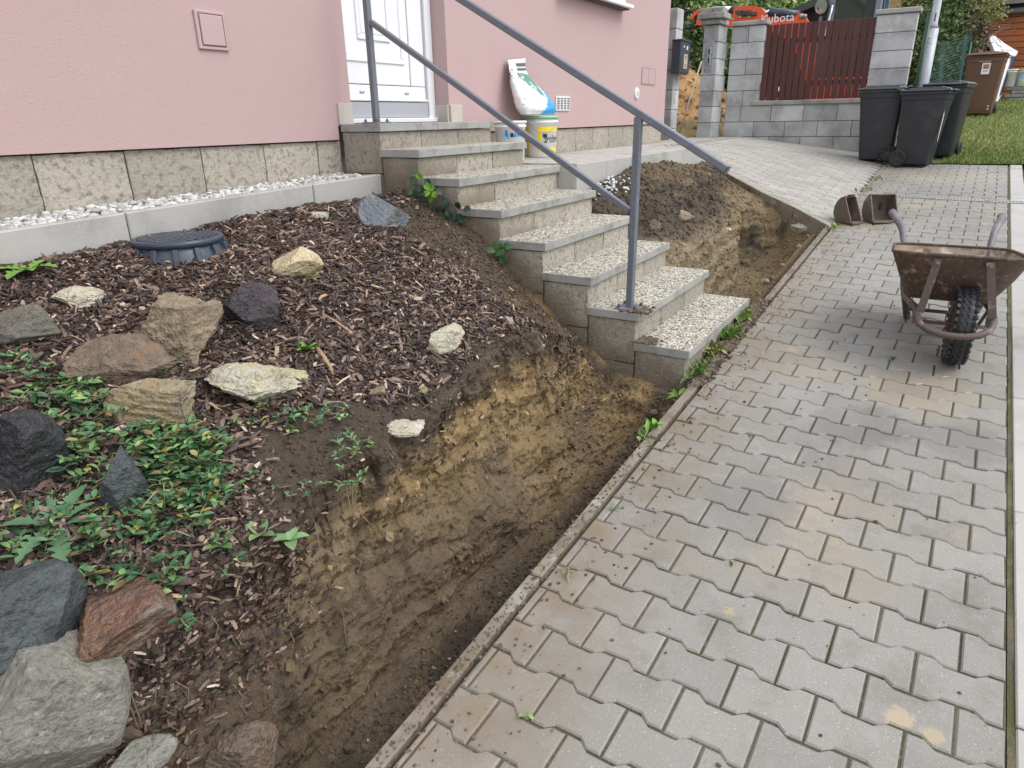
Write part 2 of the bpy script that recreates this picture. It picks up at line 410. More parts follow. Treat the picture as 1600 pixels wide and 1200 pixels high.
# channel drain across the path
dr = thing('channel_drain', 'narrow slotted metal drain channel running across the path', 'drain', (8.3, 0, zp(8.3)))
M_grate = mat('drain_grate_metal', (.38, .38, .38), .5, metal=.3, var=[(20, 4, (.22, .21, .2), .5, .7)])
M_black = mat('black_void', (.012, .012, .012), .9)
d0, d1 = np.array([8.46, .80]), np.array([8.30, -.70]); dv = (d1-d0)/np.linalg.norm(d1-d0); dn = np.array([-dv[1], dv[0]])
def dpt(t, s, h): p = d0+dv*t+dn*s; return (p[0], p[1], zp(p[0])+h)
L = float(np.linalg.norm(d1-d0)); b = B()
for s0, s1 in ((-.05, -.022), (.022, .046)):
    b.add([dpt(0, s0, .010), dpt(L, s0, .010), dpt(L, s1, .010), dpt(0, s1, .010), dpt(0, s0, -.02), dpt(L, s0, -.02), dpt(L, s1, -.02), dpt(0, s1, -.02)],
          [(0, 1, 2, 3), (4, 7, 6, 5), (0, 4, 5, 1), (1, 5, 6, 2), (2, 6, 7, 3), (3, 7, 4, 0)])
part('side_rail', b, M_grate, dr)
b = B(); t = .0
while t < L:
    b.add([dpt(t, -.022, .0095), dpt(t+.011, -.022, .0095), dpt(t+.011, .022, .0095), dpt(t, .022, .0095), dpt(t, -.022, -.005), dpt(t+.011, -.022, -.005), dpt(t+.011, .022, -.005), dpt(t, .022, -.005)],
          [(0, 1, 2, 3), (0, 4, 5, 1), (1, 5, 6, 2), (2, 6, 7, 3), (3, 7, 4, 0)]); t += .029
part('grate_bar', b, M_grate, dr)['kind'] = 'stuff'
b = B(); b.add([dpt(0, -.022, .003), dpt(L, -.022, .003), dpt(L, .022, .003), dpt(0, .022, .003)], [(0, 1, 2, 3)]); part('gutter', b, M_black, dr)

# ------------------------------------------------------------------ driveway and the paved terrace along the house
def surf(name, u, v, fn, m, skirt=.3):
    V = []; F = []; nu, nv = len(u), len(v)
    for a in u:
        for b_ in v: V.append(fn(a, b_))
    for i in range(nu-1):
        for j in range(nv-1): F.append((i*nv+j, (i+1)*nv+j, (i+1)*nv+j+1, i*nv+j+1))
    b = B(); b.add(V, F)
    ring = [i*nv for i in range(nu)]+[(nu-1)*nv+j for j in range(1, nv)]+[i*nv+nv-1 for i in range(nu-2, -1, -1)]+[j for j in range(nv-2, 0, -1)]
    k = len(b.v); b.v += [(b.v[i][0], b.v[i][1], b.v[i][2]-skirt) for i in ring]; n = len(ring)
    b.f += [(ring[i], ring[(i+1) % n], k+(i+1) % n, k+i) for i in range(n)]; b.mi += [0]*n
    return b.mesh(name, m)
def drive_fn(u, y): x = xe(y)+.03+u*(11.49-xe(y)-.03); return (x, y, float(z_drive(x, y))-.006)
drive = struct('driveway', surf('driveway', np.linspace(0, 1, 24), np.linspace(.815, 2.9, 18), drive_fn, M_joint2), 'pale block-paved driveway sloping down from the gate to the path', 'driveway')
b = B(); b.box((0, 0, -.025), (.0968, .1885, .05), None, .004); DB = b.mesh('paving_block', M_pav2)
db = []
r = 0
while True:
    x = 6.86+r*.1; r += 1
    if x > 11.4: break
    y = .87+(.1 if r % 2 else 0)
    while y < 2.84:
        if x-.05 > xe(y+.1)+.06 and x-.05 > xe(y-.1)+.06: db.append((x, y))
        y += .2
db.sort(key=lambda t: view_key(t, float(z_drive(*t))))
rest = B()
for i, (x, y) in enumerate(db):
    z = float(z_drive(x, y)); e = .02
    tx = Vector((1, 0, float(z_drive(x+e, y)-z_drive(x-e, y))/(2*e))).normalized(); ty = Vector((0, 1, float(z_drive(x, y+e)-z_drive(x, y-e))/(2*e))).normalized()
    nz = tx.cross(ty).normalized(); ty = nz.cross(tx)
    M = Matrix([[tx[k], ty[k], nz[k], (x, y, z+rnd.uniform(-.0008, .0015))[k]] for k in range(3)]+[[0, 0, 0, 1]])
    if i < 300: link('paving_block', DB, drive).matrix_local = M
    else: bb = B().box((0, 0, -.025), (.0975, .1955, .05)); rest.add(bb.v, bb.f, M)
tag(link('paving_block', rest.mesh('paving_block_rest', M_pav2), drive), kind='stuff')
# kerb along the driveway edge over the trench
dk = thing('driveway_kerb', 'grey kerb edging the driveway above the right-hand trench', 'kerb', (7.1, 1.5, -.75))
ys = np.linspace(.84, 2.26, 5)
for i in range(4):
    b = B(); V = []
    for y in (ys[i]+.002, ys[i+1]-.002):
        for s, h in ((.0, .006), (.055, .006), (.055, -.24), (.0, -.24)): V.append((float(xe(y))+s-.02, y, float(z_drive(xe(y), y))+h))
    b.add(V, [(0, 1, 2, 3), (7, 6, 5, 4), (0, 4, 5, 1), (1, 5, 6, 2), (3, 2, 6, 7), (0, 3, 7, 4)]); part('kerb_stone', b, M_kerbdirty, dk)

ZT = -.305
M_terr = mat('terrace_paving', (.40, .375, .345), .75, var=[(1.6, 5, (.29, .265, .235), .48, .7), (130, 2, (.5, .48, .45), .62, .7)], bump=[(140, .25, .004)], rand=.06)
TY0, TY1 = 2.25, 3.18
def y_tc(x): return np.interp(x, [4.3, 6.4, 7.75], [2.20, 2.235, 2.33])
def terr_fn(u, t): x = 4.425+u*(11.45-4.425); y0 = y_tc(min(x, 7.75))+.05 if x < 7.75 else 2.9; return (x, y0+(3.5-y0)*t if x > 8.9 else y0+(TY1-y0)*t, ZT-.006)
terr = struct('terrace', surf('terrace', np.linspace(0, 1, 60), np.linspace(0, 1, 5), terr_fn, M_joint2), 'paved terrace strip along the foot of the pink house', 'terrace')
rest = B(); cells = []
for r in range(0, 9):
    y = 3.135-r*.1
    x = 4.53+(.1 if r % 2 else 0)
    while x < 8.8:
        if y-.05 > float(y_tc(min(x, 7.75)))+.052 and (x < 7.6 or y > 2.96): cells.append((x, y))
        x += .2
for x, y in cells:
    rest.box((x, y, ZT-.02+rnd.uniform(-.001, .001)), (.196, .096, .04), None, .0035)
tag(link('paving_block', rest.mesh('paving_block_terrace', M_terr), terr), kind='stuff')
tk = thing('terrace_kerb', 'tall pale kerb stones facing the terrace above the soil heap', 'kerb', (6, 2.25, -.4))
xk = [4.407, 4.95, 5.45, 5.95, 6.40, 6.87, 7.32, 7.72]
for i in range(len(xk)-1):
    b = B(); V = []
    for x in (xk[i]+.002, xk[i+1]-.002):
        y = float(y_tc(x)); V += [(x, y, ZT+.008), (x, y+.05, ZT+.008), (x, y+.05, ZT-.3), (x, y, ZT-.3)]
    b.add(V, [(0, 1, 2, 3), (7, 6, 5, 4), (0, 4, 5, 1), (1, 5, 6, 2), (3, 2, 6, 7), (0, 3, 7, 4)])
    me = b.mesh('kerb_stone', M_kerb); bm = bmesh.new(); bm.from_mesh(me); bmesh.ops.bevel(bm, geom=bm.edges[:], offset=.004, segments=1, affect='EDGES'); bm.to_mesh(me); bm.free()
    part('kerb_stone', me, M_kerb, tk)
# ------------------------------------------------------------------ soil: the garden slope with the trench cut, and the heap right of the steps
M_soil = mat('soil', (.1, .08, .05), .92, attr=True, var=[(48, 5, (.040, .029, .019), .56, .74), (120, 3, (.27, .205, .13), .62, .76), (170, 2, (.028, .021, .015), .64, .76)], bump=[(60, 1., .016), (170, .9, .008)], rvar=(6, .4, .65, .95, .66))
def section_grid(st, xs, counts):
    """st: list of (x, [(y, z) * 9]); returns Y, Z arrays (len(xs), rows) and the control row indices"""
    X = np.array([s[0] for s in st]); C = np.array([s[1] for s in st], float)
    CI = np.stack([[np.interp(xs, X, C[:, k, c]) for c in (0, 1)] for k in range(C.shape[1])])      # (k, 2, nx)
    rows = []; lab = []
    for k, n in enumerate(counts):
        last = k == len(counts)-1
        for t in np.linspace(0, 1, n, endpoint=last): rows.append(CI[k]*(1-t)+CI[k+1]*t); lab.append(k+t)
    A = np.stack(rows, -1)                                                        # (2, nx, rows)
    return A[0], A[1], np.array(lab)
def smooth_rows(A, lab, it, lo):
    for _ in range(it):
        Bm = A.copy(); Bm[:, 1:-1] = (A[:, :-2]+2*A[:, 1:-1]+A[:, 2:])/4
        msk = (lab > lo)[None, :]; A = np.where(msk, Bm, A)
    return A
def normals(P):
    du = np.gradient(P, axis=0); dv = np.gradient(P, axis=1); n = np.cross(du, dv)
    return n/np.maximum(np.linalg.norm(n, axis=-1, keepdims=True), 1e-9)
def grid_faces(nx, ny):
    ii, jj = np.meshgrid(np.arange(nx-1), np.arange(ny-1), indexing='ij'); a = (ii*ny+jj).ravel()
    return np.stack([a, a+ny, a+ny+1, a+1], 1)
CLAY, OCH, BRN, TOP, MUL, GRV = [np.array(c) for c in ((.225, .162, .092), (.265, .180, .082), (.172, .124, .074), (.060, .044, .031), (.040, .029, .024), (.120, .098, .072))]

ST = [
 (-1.3, [(.940, -1.66), (.955, -1.96), (1.40, -1.96), (1.48, -1.75), (1.60, -1.60), (1.90, -1.28), (2.25, -.95), (2.875, -.56), (2.95, -.8)]),
 (0.0, [(.940, -1.55), (.955, -1.87), (1.15, -1.85), (1.36, -1.66), (1.53, -1.39), (1.85, -1.08), (2.25, -.81), (2.875, -.50), (2.95, -.75)]),
 (0.5, [(.945, -1.51), (.955, -1.83), (1.31, -1.84), (1.39, -1.58), (1.46, -1.25), (1.80, -.98), (2.25, -.73), (2.875, -.475), (2.95, -.7)]),
 (0.9, [(.945, -1.475), (.955, -1.83), (1.34, -1.81), (1.405, -1.52), (1.42, -1.08), (1.75, -.89), (2.22, -.67), (2.875, -.452), (2.95, -.7)]),
 (1.3, [(.945, -1.44), (.955, -1.81), (1.35, -1.79), (1.40, -1.48), (1.39, -1.00), (1.75, -.83), (2.20, -.645), (2.875, -.434), (2.95, -.7)]),
 (1.8, [(.945, -1.40), (.955, -1.78), (1.36, -1.76), (1.40, -1.42), (1.385, -.97), (1.72, -.80), (2.20, -.59), (2.875, -.412), (2.95, -.7)]),
 (2.25, [(.945, -1.36), (.955, -1.74), (1.31, -1.72), (1.375, -1.36), (1.39, -.85), (1.70, -.72), (2.20, -.55), (2.875, -.395), (2.95, -.65)]),
 (2.6, [(.945, -1.335), (.955, -1.68), (1.25, -1.69), (1.35, -1.36), (1.425, -.92), (1.78, -.735), (2.20, -.56), (2.875, -.384), (2.95, -.65)]),
 (2.9, [(.945, -1.31), (.955, -1.62), (1.20, -1.62), (1.37, -1.33), (1.48, -1.02), (1.78, -.82), (2.20, -.575), (2.85, -.37), (2.95, -.65)]),
 (3.05, [(.945, -1.30), (.955, -1.48), (1.15, -1.48), (1.33, -1.30), (1.52, -1.08), (1.78, -.90), (2.20, -.59), (2.80, -.36), (2.95, -.65)]),
 (3.14, [(.945, -1.285), (.955, -1.31), (1.12, -1.31), (1.30, -1.285), (1.55, -1.13), (1.78, -.97), (2.20, -.60), (2.78, -.352), (2.95, -.65)]),
 (3.26, [(.945, -1.285), (.955, -1.30), (1.12, -1.30), (1.30, -1.28), (1.55, -1.12), (1.78, -.96), (2.20, -.60), (2.78, -.35), (2.95, -.65)])]
NXS = 720; xs = np.linspace(-1.3, 3.26, NXS)
Yg, Zg, lab = section_grid(ST, xs, [6, 76, 66, 76, 66, 62, 80, 4])
Zg = smooth_rows(Zg, lab, 10, 4.35); Yg = smooth_rows(Yg, lab, 10, 4.35);
_lip = np.exp(-((lab-4.)/.55)**2)[None, :]*(1-sstep(2.9, 3.1, xs))[:, None]; _q = np.stack([xs*5, xs*0, xs*0+3], -1); _ln = (fbm(_q, 1., 4, 6)*.075+fbm(_q, 4., 3, 8)*.03)[:, None]
Yg = Yg+_lip*_ln; Zg = Zg+_lip*(.02-abs(_ln)*.25)
Yg = smooth_rows(Yg, lab, 3, .9); Zg = smooth_rows(Zg, lab, 3, .9)
Xg = np.repeat(xs[:, None], len(lab), 1)
P = np.stack([Xg, Yg, Zg], -1); N = normals(P)
if N[360, 380, 2] < 0: N = -N
LB = np.repeat(lab[None, :], len(xs), 0)
wall = sstep(1.7, 2.3, LB)*(1-sstep(3.75, 4.15, LB)); floor_ = (1-sstep(1.6, 2.2, LB)); slope = sstep(3.8, 4.2, LB)
bank = sstep(2.45, 2.95, Xg)*sstep(1.5, 3., LB)*(1-sstep(2.1, 2.75, Yg+(.35*(Xg-3.2))))
Pv = P*np.array([1., 1., .22])                                       # tooth marks run down the face
_z = Zg*6.5+1.6*fbm(P, 1.6, 3, 91)+.35*fbm(P, 7, 3, 92); _s = _z % 1.0; ledge = np.where(_s < .78, _s/.78, (1-_s)/.22)-.5
amp = wall*(.026*ledge*sstep(-.5, .3, fbm(P, 1.9, 3, 93)+.15)-.05*np.exp(-((LB-3.25)/.5)**2)+.055*fbm(P, 3.2, 4, 3)+.036*fbm(P*np.array([1., 1., 1.6]), 7, 4, 5)+.046*fbm(Pv, 21, 3, 9)*sstep(-1.55, -1.0, Zg+.2*fbm(P, 2, 2, 14))-.026*np.abs(fbm(P, 26, 3, 12))-.012*np.abs(fbm(P, 70, 2, 13)))
amp = amp+floor_*(.028*fbm(P, 7, 4, 21)-.022*np.abs(fbm(P, 30, 3, 23))-.010*np.abs(fbm(P, 75, 2, 24)))+slope*(.022*fbm(P, 4, 3, 31)+.014*fbm(P, 20, 3, 33)-.010*np.abs(fbm(P, 60, 2, 34)))
amp = amp+bank*(.030*fbm(P, 6, 4, 41)+.014*np.abs(fbm(P, 30, 3, 43)))
amp = amp*sstep(0, .9, LB)*(1-sstep(6.95, 7.0, LB))*(1-.85*sstep(3.10, 3.24, Xg))
P2 = P+N*amp[..., None]; P2[..., 1] = np.maximum(P2[..., 1], .9435)
# colour of the soil, with shade painted deep in the trench: bark-stained crumb on top, a dark humus band, loam, then ochre clay
n1 = fbm(P, 2.4, 4, 51); n2 = fbm(P, 9, 4, 53); n3 = fbm(P*np.array([1, 1, .3]), 18, 3, 57)
Eidx = np.argmin(np.abs(lab-4.0)); dep = Zg[:, Eidx][:, None]-Zg
def mixc(c, d, t): return c*(1-t[..., None])+d*t[..., None]
C = np.ones(P.shape)*BRN
C = mixc(C, CLAY, sstep(-.25, .35, n1+.4*n2+.15))
C = mixc(C, OCH, sstep(-.15, .45, n1*.5+n3*.5+.9*(sstep(.9, 2.3, Xg)-.40)-.6*sstep(.25, .75, dep))*.9)
C = mixc(C, GRV*.75, floor_*.85*sstep(-.3, .3, n2+.2)); C = mixc(C, TOP, floor_*sstep(-.05, .3, n1+.5*n2))  # dark gravelly floor, its tone lowered further as painted shade
C = mixc(C, BRN*.55, wall*sstep(-.25, .25, n1+.35*n2+1.0*(.95-Xg))*.7)  # darker brown soil at the near end, deepened to stand for shade
C = C*(1-.38*sstep(.05, .5, n3)[..., None]*wall[..., None])
C = mixc(C, TOP, (1-sstep(.04, .20, dep+.11*n2+.07*n1))*(1-floor_)*.92)
C = mixc(C, TOP*1.15, wall*sstep(2.6, 3.6, LB)*(1-sstep(.75, 1.15, Xg+.15*n1))*.8)
mul = slope*(1-sstep(-.2, .25, bank*1.3-.45+.5*n2))*sstep(-.02, .12, Yg-(1.405+.07*n1+.05*n2+.17*sstep(1.0, 1.2, Xg)*(1-sstep(1.45, 1.75, Xg))))
C = mixc(C, MUL, mul)
C = mixc(C, BRN*.60, bank*sstep(-.3, .2, n2+.2)*.9*(1-mul)); C = mixc(C, OCH, bank*sstep(.1, .5, n1+.5*n2+.5*sstep(1.05, 1.3, -Zg)-.1)*.8)
C = C*(1+.22*n2[..., None]); deep_shade = sstep(.24, .50, dep+.12*n2+.10*n1)*wall*(1-.45*sstep(1.4, 2.4, Xg))  # darkens the low trench wall: shade painted into the soil colour
C = C*(1-.34*deep_shade[..., None])
C = np.clip(C*(1+.32*wall[..., None]+.25*(slope*mul)[..., None]), .01, 1)
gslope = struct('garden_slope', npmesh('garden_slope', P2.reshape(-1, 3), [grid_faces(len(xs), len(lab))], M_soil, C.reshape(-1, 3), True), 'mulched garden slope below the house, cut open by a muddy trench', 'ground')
# height lookup on the slope
def z_slope(x, y):
    i = int(np.clip(round((x+1.3)/(3.26+1.3)*(NXS-1)), 0, NXS-1)); k = Eidx-2
    o = np.argsort(P2[i, k:-4, 1]); return float(np.interp(y, P2[i, k:-4, 1][o], P2[i, k:-4, 2][o]))
def hit_slope(px, py, dz=0.):
    d = ray(px, py); best = None
    for s in np.linspace(.8, 5., 900):
        p = d*s
        if p[1] > 1.36 and p[2] < z_slope(p[0], p[1])+dz: return p, s
    return d*2.5, 2.5

# right-hand heap
SR = [
 (0., [(.940, -1.165), (.955, -1.50), (1.34, -1.50), (1.42, -1.22), (1.50, -1.02), (1.72, -.86), (1.98, -.66), (2.18, -.50), (2.198, -.7)]),
 (.12, [(.940, -1.14), (.955, -1.51), (1.35, -1.50), (1.40, -1.15), (1.44, -.88), (1.70, -.70), (1.98, -.52), (2.19, -.42), (2.21, -.6)]),
 (.35, [(.940, -1.08), (.955, -1.53), (1.37, -1.52), (1.41, -1.10), (1.435, -.80), (1.68, -.60), (1.98, -.40), (2.21, -.365), (2.23, -.6)]),
 (.58, [(.940, -1.03), (.955, -1.54), (1.37, -1.53), (1.39, -1.15), (1.42, -.80), (1.66, -.62), (2.02, -.44), (2.23, -.39), (2.25, -.6)]),
 (.70, [(.940, -1.01), (.955, -1.53), (1.62, -1.46), (1.68, -1.18), (1.72, -.86), (1.85, -.68), (2.06, -.50), (2.25, -.42), (2.28, -.6)]),
 (.88, [(.940, -1.00), (.955, -1.48), (1.58, -1.38), (1.68, -1.12), (1.74, -.86), (1.88, -.71), (2.06, -.56), (2.28, -.46), (2.31, -.6)]),
 (.96, [(.940, -1.00), (.955, -1.32), (1.25, -1.15), (1.38, -.98), (1.50, -.85), (1.74, -.71), (2.06, -.56), (2.28, -.455), (2.31, -.6)]),
 (1., [(.940, -1.00), (.955, -1.12), (1.20, -.93), (1.38, -.83), (1.50, -.765), (1.74, -.685), (2.06, -.56), (2.28, -.455), (2.31, -.6)])]
us = np.linspace(0, 1, 250)
Yr, Zr, labr = section_grid(SR, us, [5, 34, 34, 34, 40, 44, 34, 4])
Zr = smooth_rows(Zr, labr, 8, 4.3); Yr = smooth_rows(Yr, labr, 8, 4.3); Yr = smooth_rows(Yr, labr, 3, .9); Zr = smooth_rows(Zr, labr, 3, .9)
X0R = 4.425
Xr = X0R+us[:, None]*(xe(Yr)-.012-X0R)
Pr = np.stack([Xr, Yr, Zr], -1); Nr = normals(Pr)
if Nr[120, 190, 2] < 0: Nr = -Nr
LR = np.repeat(labr[None, :], len(us), 0); UR = np.repeat(us[:, None], len(labr), 1)
wr = sstep(1.7, 2.3, LR)*(1-sstep(3.75, 4.2, LR)); fr = 1-sstep(1.6, 2.2, LR); sr = sstep(3.8, 4.2, LR)
_zr = Zr*6+1.5*fbm(Pr, 1.6, 3, 94); _sr = _zr % 1.0; am = wr*(.02*(np.where(_sr < .78, _sr/.78, (1-_sr)/.22)-.5)+.05*fbm(Pr, 4, 4, 63)-.022*np.abs(fbm(Pr, 20, 4, 65))+.022*fbm(Pr*np.array([1, 1, .18]), 30, 3, 66))+fr*(.03*fbm(Pr, 7, 4, 67)+.015*np.abs(fbm(Pr, 30, 3, 68)))+sr*(.055*fbm(Pr, 4.5, 4, 71)+.035*np.abs(fbm(Pr, 14, 4, 73))+.015*np.abs(fbm(Pr, 40, 3, 75)))
am = am*sstep(0, .9, LR)*(1-sstep(6.6, 7., LR))*(1-.9*sstep(.96, 1., UR))*(sstep(-.02, .04, UR)*.9+.1)
Pr2 = Pr+Nr*am[..., None]; Pr2[..., 1] = np.maximum(Pr2[..., 1], .9435)
m1 = fbm(Pr, 2.2, 4, 81); m2 = fbm(Pr, 8, 4, 83)
Cr = np.ones(Pr.shape)*np.array([.265, .205, .125])
Cr = mixc(Cr, OCH, sstep(.0, .5, m1+.3*m2)*.5)
drk = sstep(-.05, .14, Zr-(-.80+.10*m1+.07*m2)+.30*(.55-UR)*.35)
Cr = mixc(Cr, np.array([.058, .043, .031]), drk*.92)
Cr = mixc(Cr, np.array([.15, .11, .066]), drk*sstep(.0, .3, m2+.5*m1+.9*(sstep(-.62, -.42, Zr)-.55)+.5*(UR-.5))*.9)
Cr = mixc(Cr, np.array([.06, .05, .04]), sstep(.72, .86, UR)*wr*sstep(-.2, .2, m2)*.9)
Cr = mixc(Cr, np.array([.26, .19, .10]), fr*.6)
Cr = np.clip(Cr*(1+.22*m2[..., None]), .01, 1)
Pr3 = Pr2.copy(); Pr3[0, :, 2] -= .7; Pr3[0, :, 0] = 4.41      # the cut face against the steps
struct('soil_heap', npmesh('soil_heap', Pr3.reshape(-1, 3), [grid_faces(len(us), len(labr))], M_soil, Cr.reshape(-1, 3), True), 'dark soil heaped between the steps and the driveway above a trench', 'ground')

# ------------------------------------------------------------------ loose stuff on the soil
def ico(sub):
    bm = bmesh.new(); bmesh.ops.create_icosphere(bm, subdivisions=sub, radius=1.)
    V = np.array([v.co[:] for v in bm.verts]); F = np.array([[v.index for v in f.verts] for f in bm.faces]); bm.free(); return V, F
I1, I2 = ico(1), ico(2)
def rot_mats(n, rs):
    q = rs.normal(size=(n, 4)); q /= np.linalg.norm(q, axis=1, keepdims=True); w_, x, y, z = q.T
    return np.stack([1-2*(y*y+z*z), 2*(x*y-z*w_), 2*(x*z+y*w_), 2*(x*y+z*w_), 1-2*(x*x+z*z), 2*(y*z-x*w_), 2*(x*z-y*w_), 2*(y*z+x*w_), 1-2*(x*x+y*y)], 1).reshape(n, 3, 3)
def lumps(pos, size, col, base, rs, flat=(1, 1, 1), jit=.28):
    """pos n x 3, size n, col n x 3 -> verts, faces, colours of n rough little lumps"""
    V0, F0 = base; n, k = len(pos), len(V0)
    A = V0[None]*(1+rs.uniform(-jit, jit, (n, k, 1)))*(rs.uniform(.6, 1.25, (n, 1, 3)))
    A = np.einsum('nij,nkj->nki', rot_mats(n, rs), A)*np.array(flat)
    A = A*size[:, None, None]+pos[:, None, :]
    F = F0[None]+(np.arange(n)*k)[:, None, None]
    return A.reshape(-1, 3), F.reshape(-1, 3), np.repeat(col, k, 0)
M_clod = mat('soil_clod', (.1, .07, .04), .95, attr=True, bump=[(160, .7, .006)])
def pick(Pg, wgt, n, rs):
    p = wgt.ravel()/wgt.sum(); return rs.choice(len(p), n, p=p)
def cellarea(Pg):
    du = np.gradient(Pg, axis=0); dv = np.gradient(Pg, axis=1); return np.linalg.norm(np.cross(du, dv), axis=-1)
A1 = cellarea(P2); A2 = cellarea(Pr2)
vis = (Xg > .25)
vs, fs, cs, base_i = [], [], [], 0
for (Pg, Cg, wgt, n, smin, smax) in ((P2, C, A1*vis*(floor_*2.2+wall*.28+bank*1.6+1.5*slope*(1-mul))*(LB > .6)*(Xg < 3.2), 20000, .0025, .0095), (Pr2, Cr, A2*(fr*1.2+wr*.5+sr*1.6)*(LR > .6), 13000, .003, .015),
                                      (P2, C, A1*vis*(floor_*2+.22*wall)*(LB > .9)*(Xg < 3.1), 260, .010, .028), (Pr2, Cr, A2*(sr+.3*fr)*(UR > .05)*(UR < .95)*(LR < 6.6), 260, .014, .036)):
    ix = pick(Pg, wgt, n, RS); pos = Pg.reshape(-1, 3)[ix]+RS.uniform(-.006, .006, (n, 3)); pos[:, 1] = np.maximum(pos[:, 1], .958)
    sz = smin+(smax-smin)*RS.random(n)**2.5
    col = Cg.reshape(-1, 3)[ix]*RS.uniform(.62, 1.22, (n, 1))
    v, f_, c_ = lumps(pos, sz, col, I1 if smax < .02 else I2, RS)
    vs.append(v); fs.append(f_+base_i); cs.append(c_); base_i += len(v)
tag(link('soil_clods', npmesh('soil_clods', np.concatenate(vs), [np.concatenate(fs)], M_clod, np.concatenate(cs), False)), 'loose crumbs and clods of soil lying in the trench and on the heap', 'soil clods', None, 'stuff')

# bark mulch: thousands of flat splinters
def chips(pos, nrm, ln, wd, th_, col, rs, tiltamp):
    n = len(pos); a = rs.uniform(0, 2*np.pi, n)
    t0 = np.stack([np.cos(a), np.sin(a), np.zeros(n)], 1); nn = nrm+rs.normal(0, tiltamp, (n, 3)); nn /= np.linalg.norm(nn, axis=1, keepdims=True)
    t = t0-nn*(t0*nn).sum(1, keepdims=True); t /= np.linalg.norm(t, axis=1, keepdims=True); b_ = np.cross(nn, t)
    sg = np.array([[-1, -1, 0], [0, -1, 0], [1, -1, 0], [-1, 1, 0], [0, 1, 0], [1, 1, 0]], float)
    tap = rs.uniform(.25, 1., (n, 6)); tap[:, 1] = rs.uniform(.8, 1.2, n); tap[:, 4] = rs.uniform(.8, 1.2, n)
    bow = rs.uniform(-.12, .18, n)
    V = []
    for k in range(6):
        for h in (0, 1):
            V.append(pos+t*(sg[k, 0]*ln/2)[:, None]*rs.uniform(.85, 1.1, (n, 1))+b_*(sg[k, 1]*wd/2*tap[:, k])[:, None]+nn*((h-.3)*th_+(0 if sg[k, 0] else bow*ln))[:, None])
    V = np.stack(V, 1)                                                        # index: 2k+h
    q = np.array([[1, 3, 9, 7], [3, 5, 11, 9], [0, 2, 3, 1], [2, 4, 5, 3], [7, 9, 8, 6], [9, 11, 10, 8], [4, 10, 11, 5], [0, 1, 7, 6]])
    F = q[None]+(np.arange(n)*12)[:, None, None]
    return V.reshape(-1, 3), F.reshape(-1, 4), np.repeat(col, 12, 0)
M_bark = mat('bark_chip', (.1, .06, .05), .62, attr=True, var=[(90, 3, (.03, .02, .017), .55, .75)], bump=[(150, .6, .004)], rvar=(20, .4, .6, .75, .35), spec=.4)
PAL = np.array([(.030, .020, .016), (.058, .036, .028), (.105, .066, .052), (.165, .112, .090), (.062, .046, .046), (.245, .180, .150), (.36, .255, .165), (.48, .39, .30)])
PW = np.array([.22, .22, .19, .13, .09, .085, .045, .025])
def mulch_set(n, wgt, lmin, lmax, wmin, wmax, tl, lift=0.):
    ix = pick(P2, wgt, n, RS); pos = P2.reshape(-1, 3)[ix]+RS.uniform(-.008, .008, (n, 3))*np.array([1, 1, .3]); nr = N.reshape(-1, 3)[ix]
    pos = pos+nr*(lift+RS.uniform(-.001, .008, (n, 1)))
    col = PAL[RS.choice(len(PAL), n, p=PW/PW.sum())]*RS.uniform(.75, 1.35, (n, 1))
    return chips(pos, nr, lmin+(lmax-lmin)*RS.random(n)**1.8, RS.uniform(wmin, wmax, n), RS.uniform(.002, .005, n), col, RS, tl)
mw = A1*vis*mul*(LB < 6.9)*(Yg < 2.872)*(Xg < 3.17)
spill = A1*vis*(wall*.10*sstep(3., 3.9, LB)+.03*floor_*(LB > .9)+.10*bank)*(Xg < 3.15)
spill2 = A1*vis*(wall*sstep(2.7, 3.7, LB)+.8*slope*(LB < 5.))*(1-sstep(.95, 1.25, Xg))
parts_ = [mulch_set(34000, mw, .008, .032, .003, .009, .52), mulch_set(6500, mw, .02, .070, .007, .018, .42, .004), mulch_set(1300, mw, .03, .10, .003, .008, .25, .007), mulch_set(1800, spill, .010, .035, .004, .010, .4), mulch_set(3200, spill2, .012, .045, .005, .012, .35)]
vs = []; fs = []; cs = []; k = 0
for v, f_, c_ in parts_: vs.append(v); fs.append(f_+k); cs.append(c_); k += len(v)
tag(link('bark_mulch', npmesh('bark_mulch', np.concatenate(vs), [np.concatenate(fs)], M_bark, np.concatenate(cs), False)), 'wet dark brown bark mulch covering the garden slope', 'bark mulch', None, 'stuff')

# torn fine roots hanging out of the cut
b = B()
for _ in range(70):
    i = RS.randint(230, NXS-60); j = RS.randint(np.argmin(abs(lab-3.0)), np.argmin(abs(lab-4.15))); p = P2[i, j]; L_ = RS.uniform(.03, .13); q = p+np.array([RS.normal(0, .01), -.012, 0])
    pts = [tuple(p), tuple(q+np.array([RS.normal(0, .012), -.010, -L_*.4])), tuple(q+np.array([RS.normal(0, .03), -.006-RS.uniform(0, .02), -L_]))]
    b.tube(pts, [.0018, .0014, .0007], 4, None, False)
tag(link('roots', b.mesh('roots', mat('root_fibre', (.20, .145, .09), .85))), 'torn fine roots hanging out of the trench wall', 'roots', None, 'stuff')
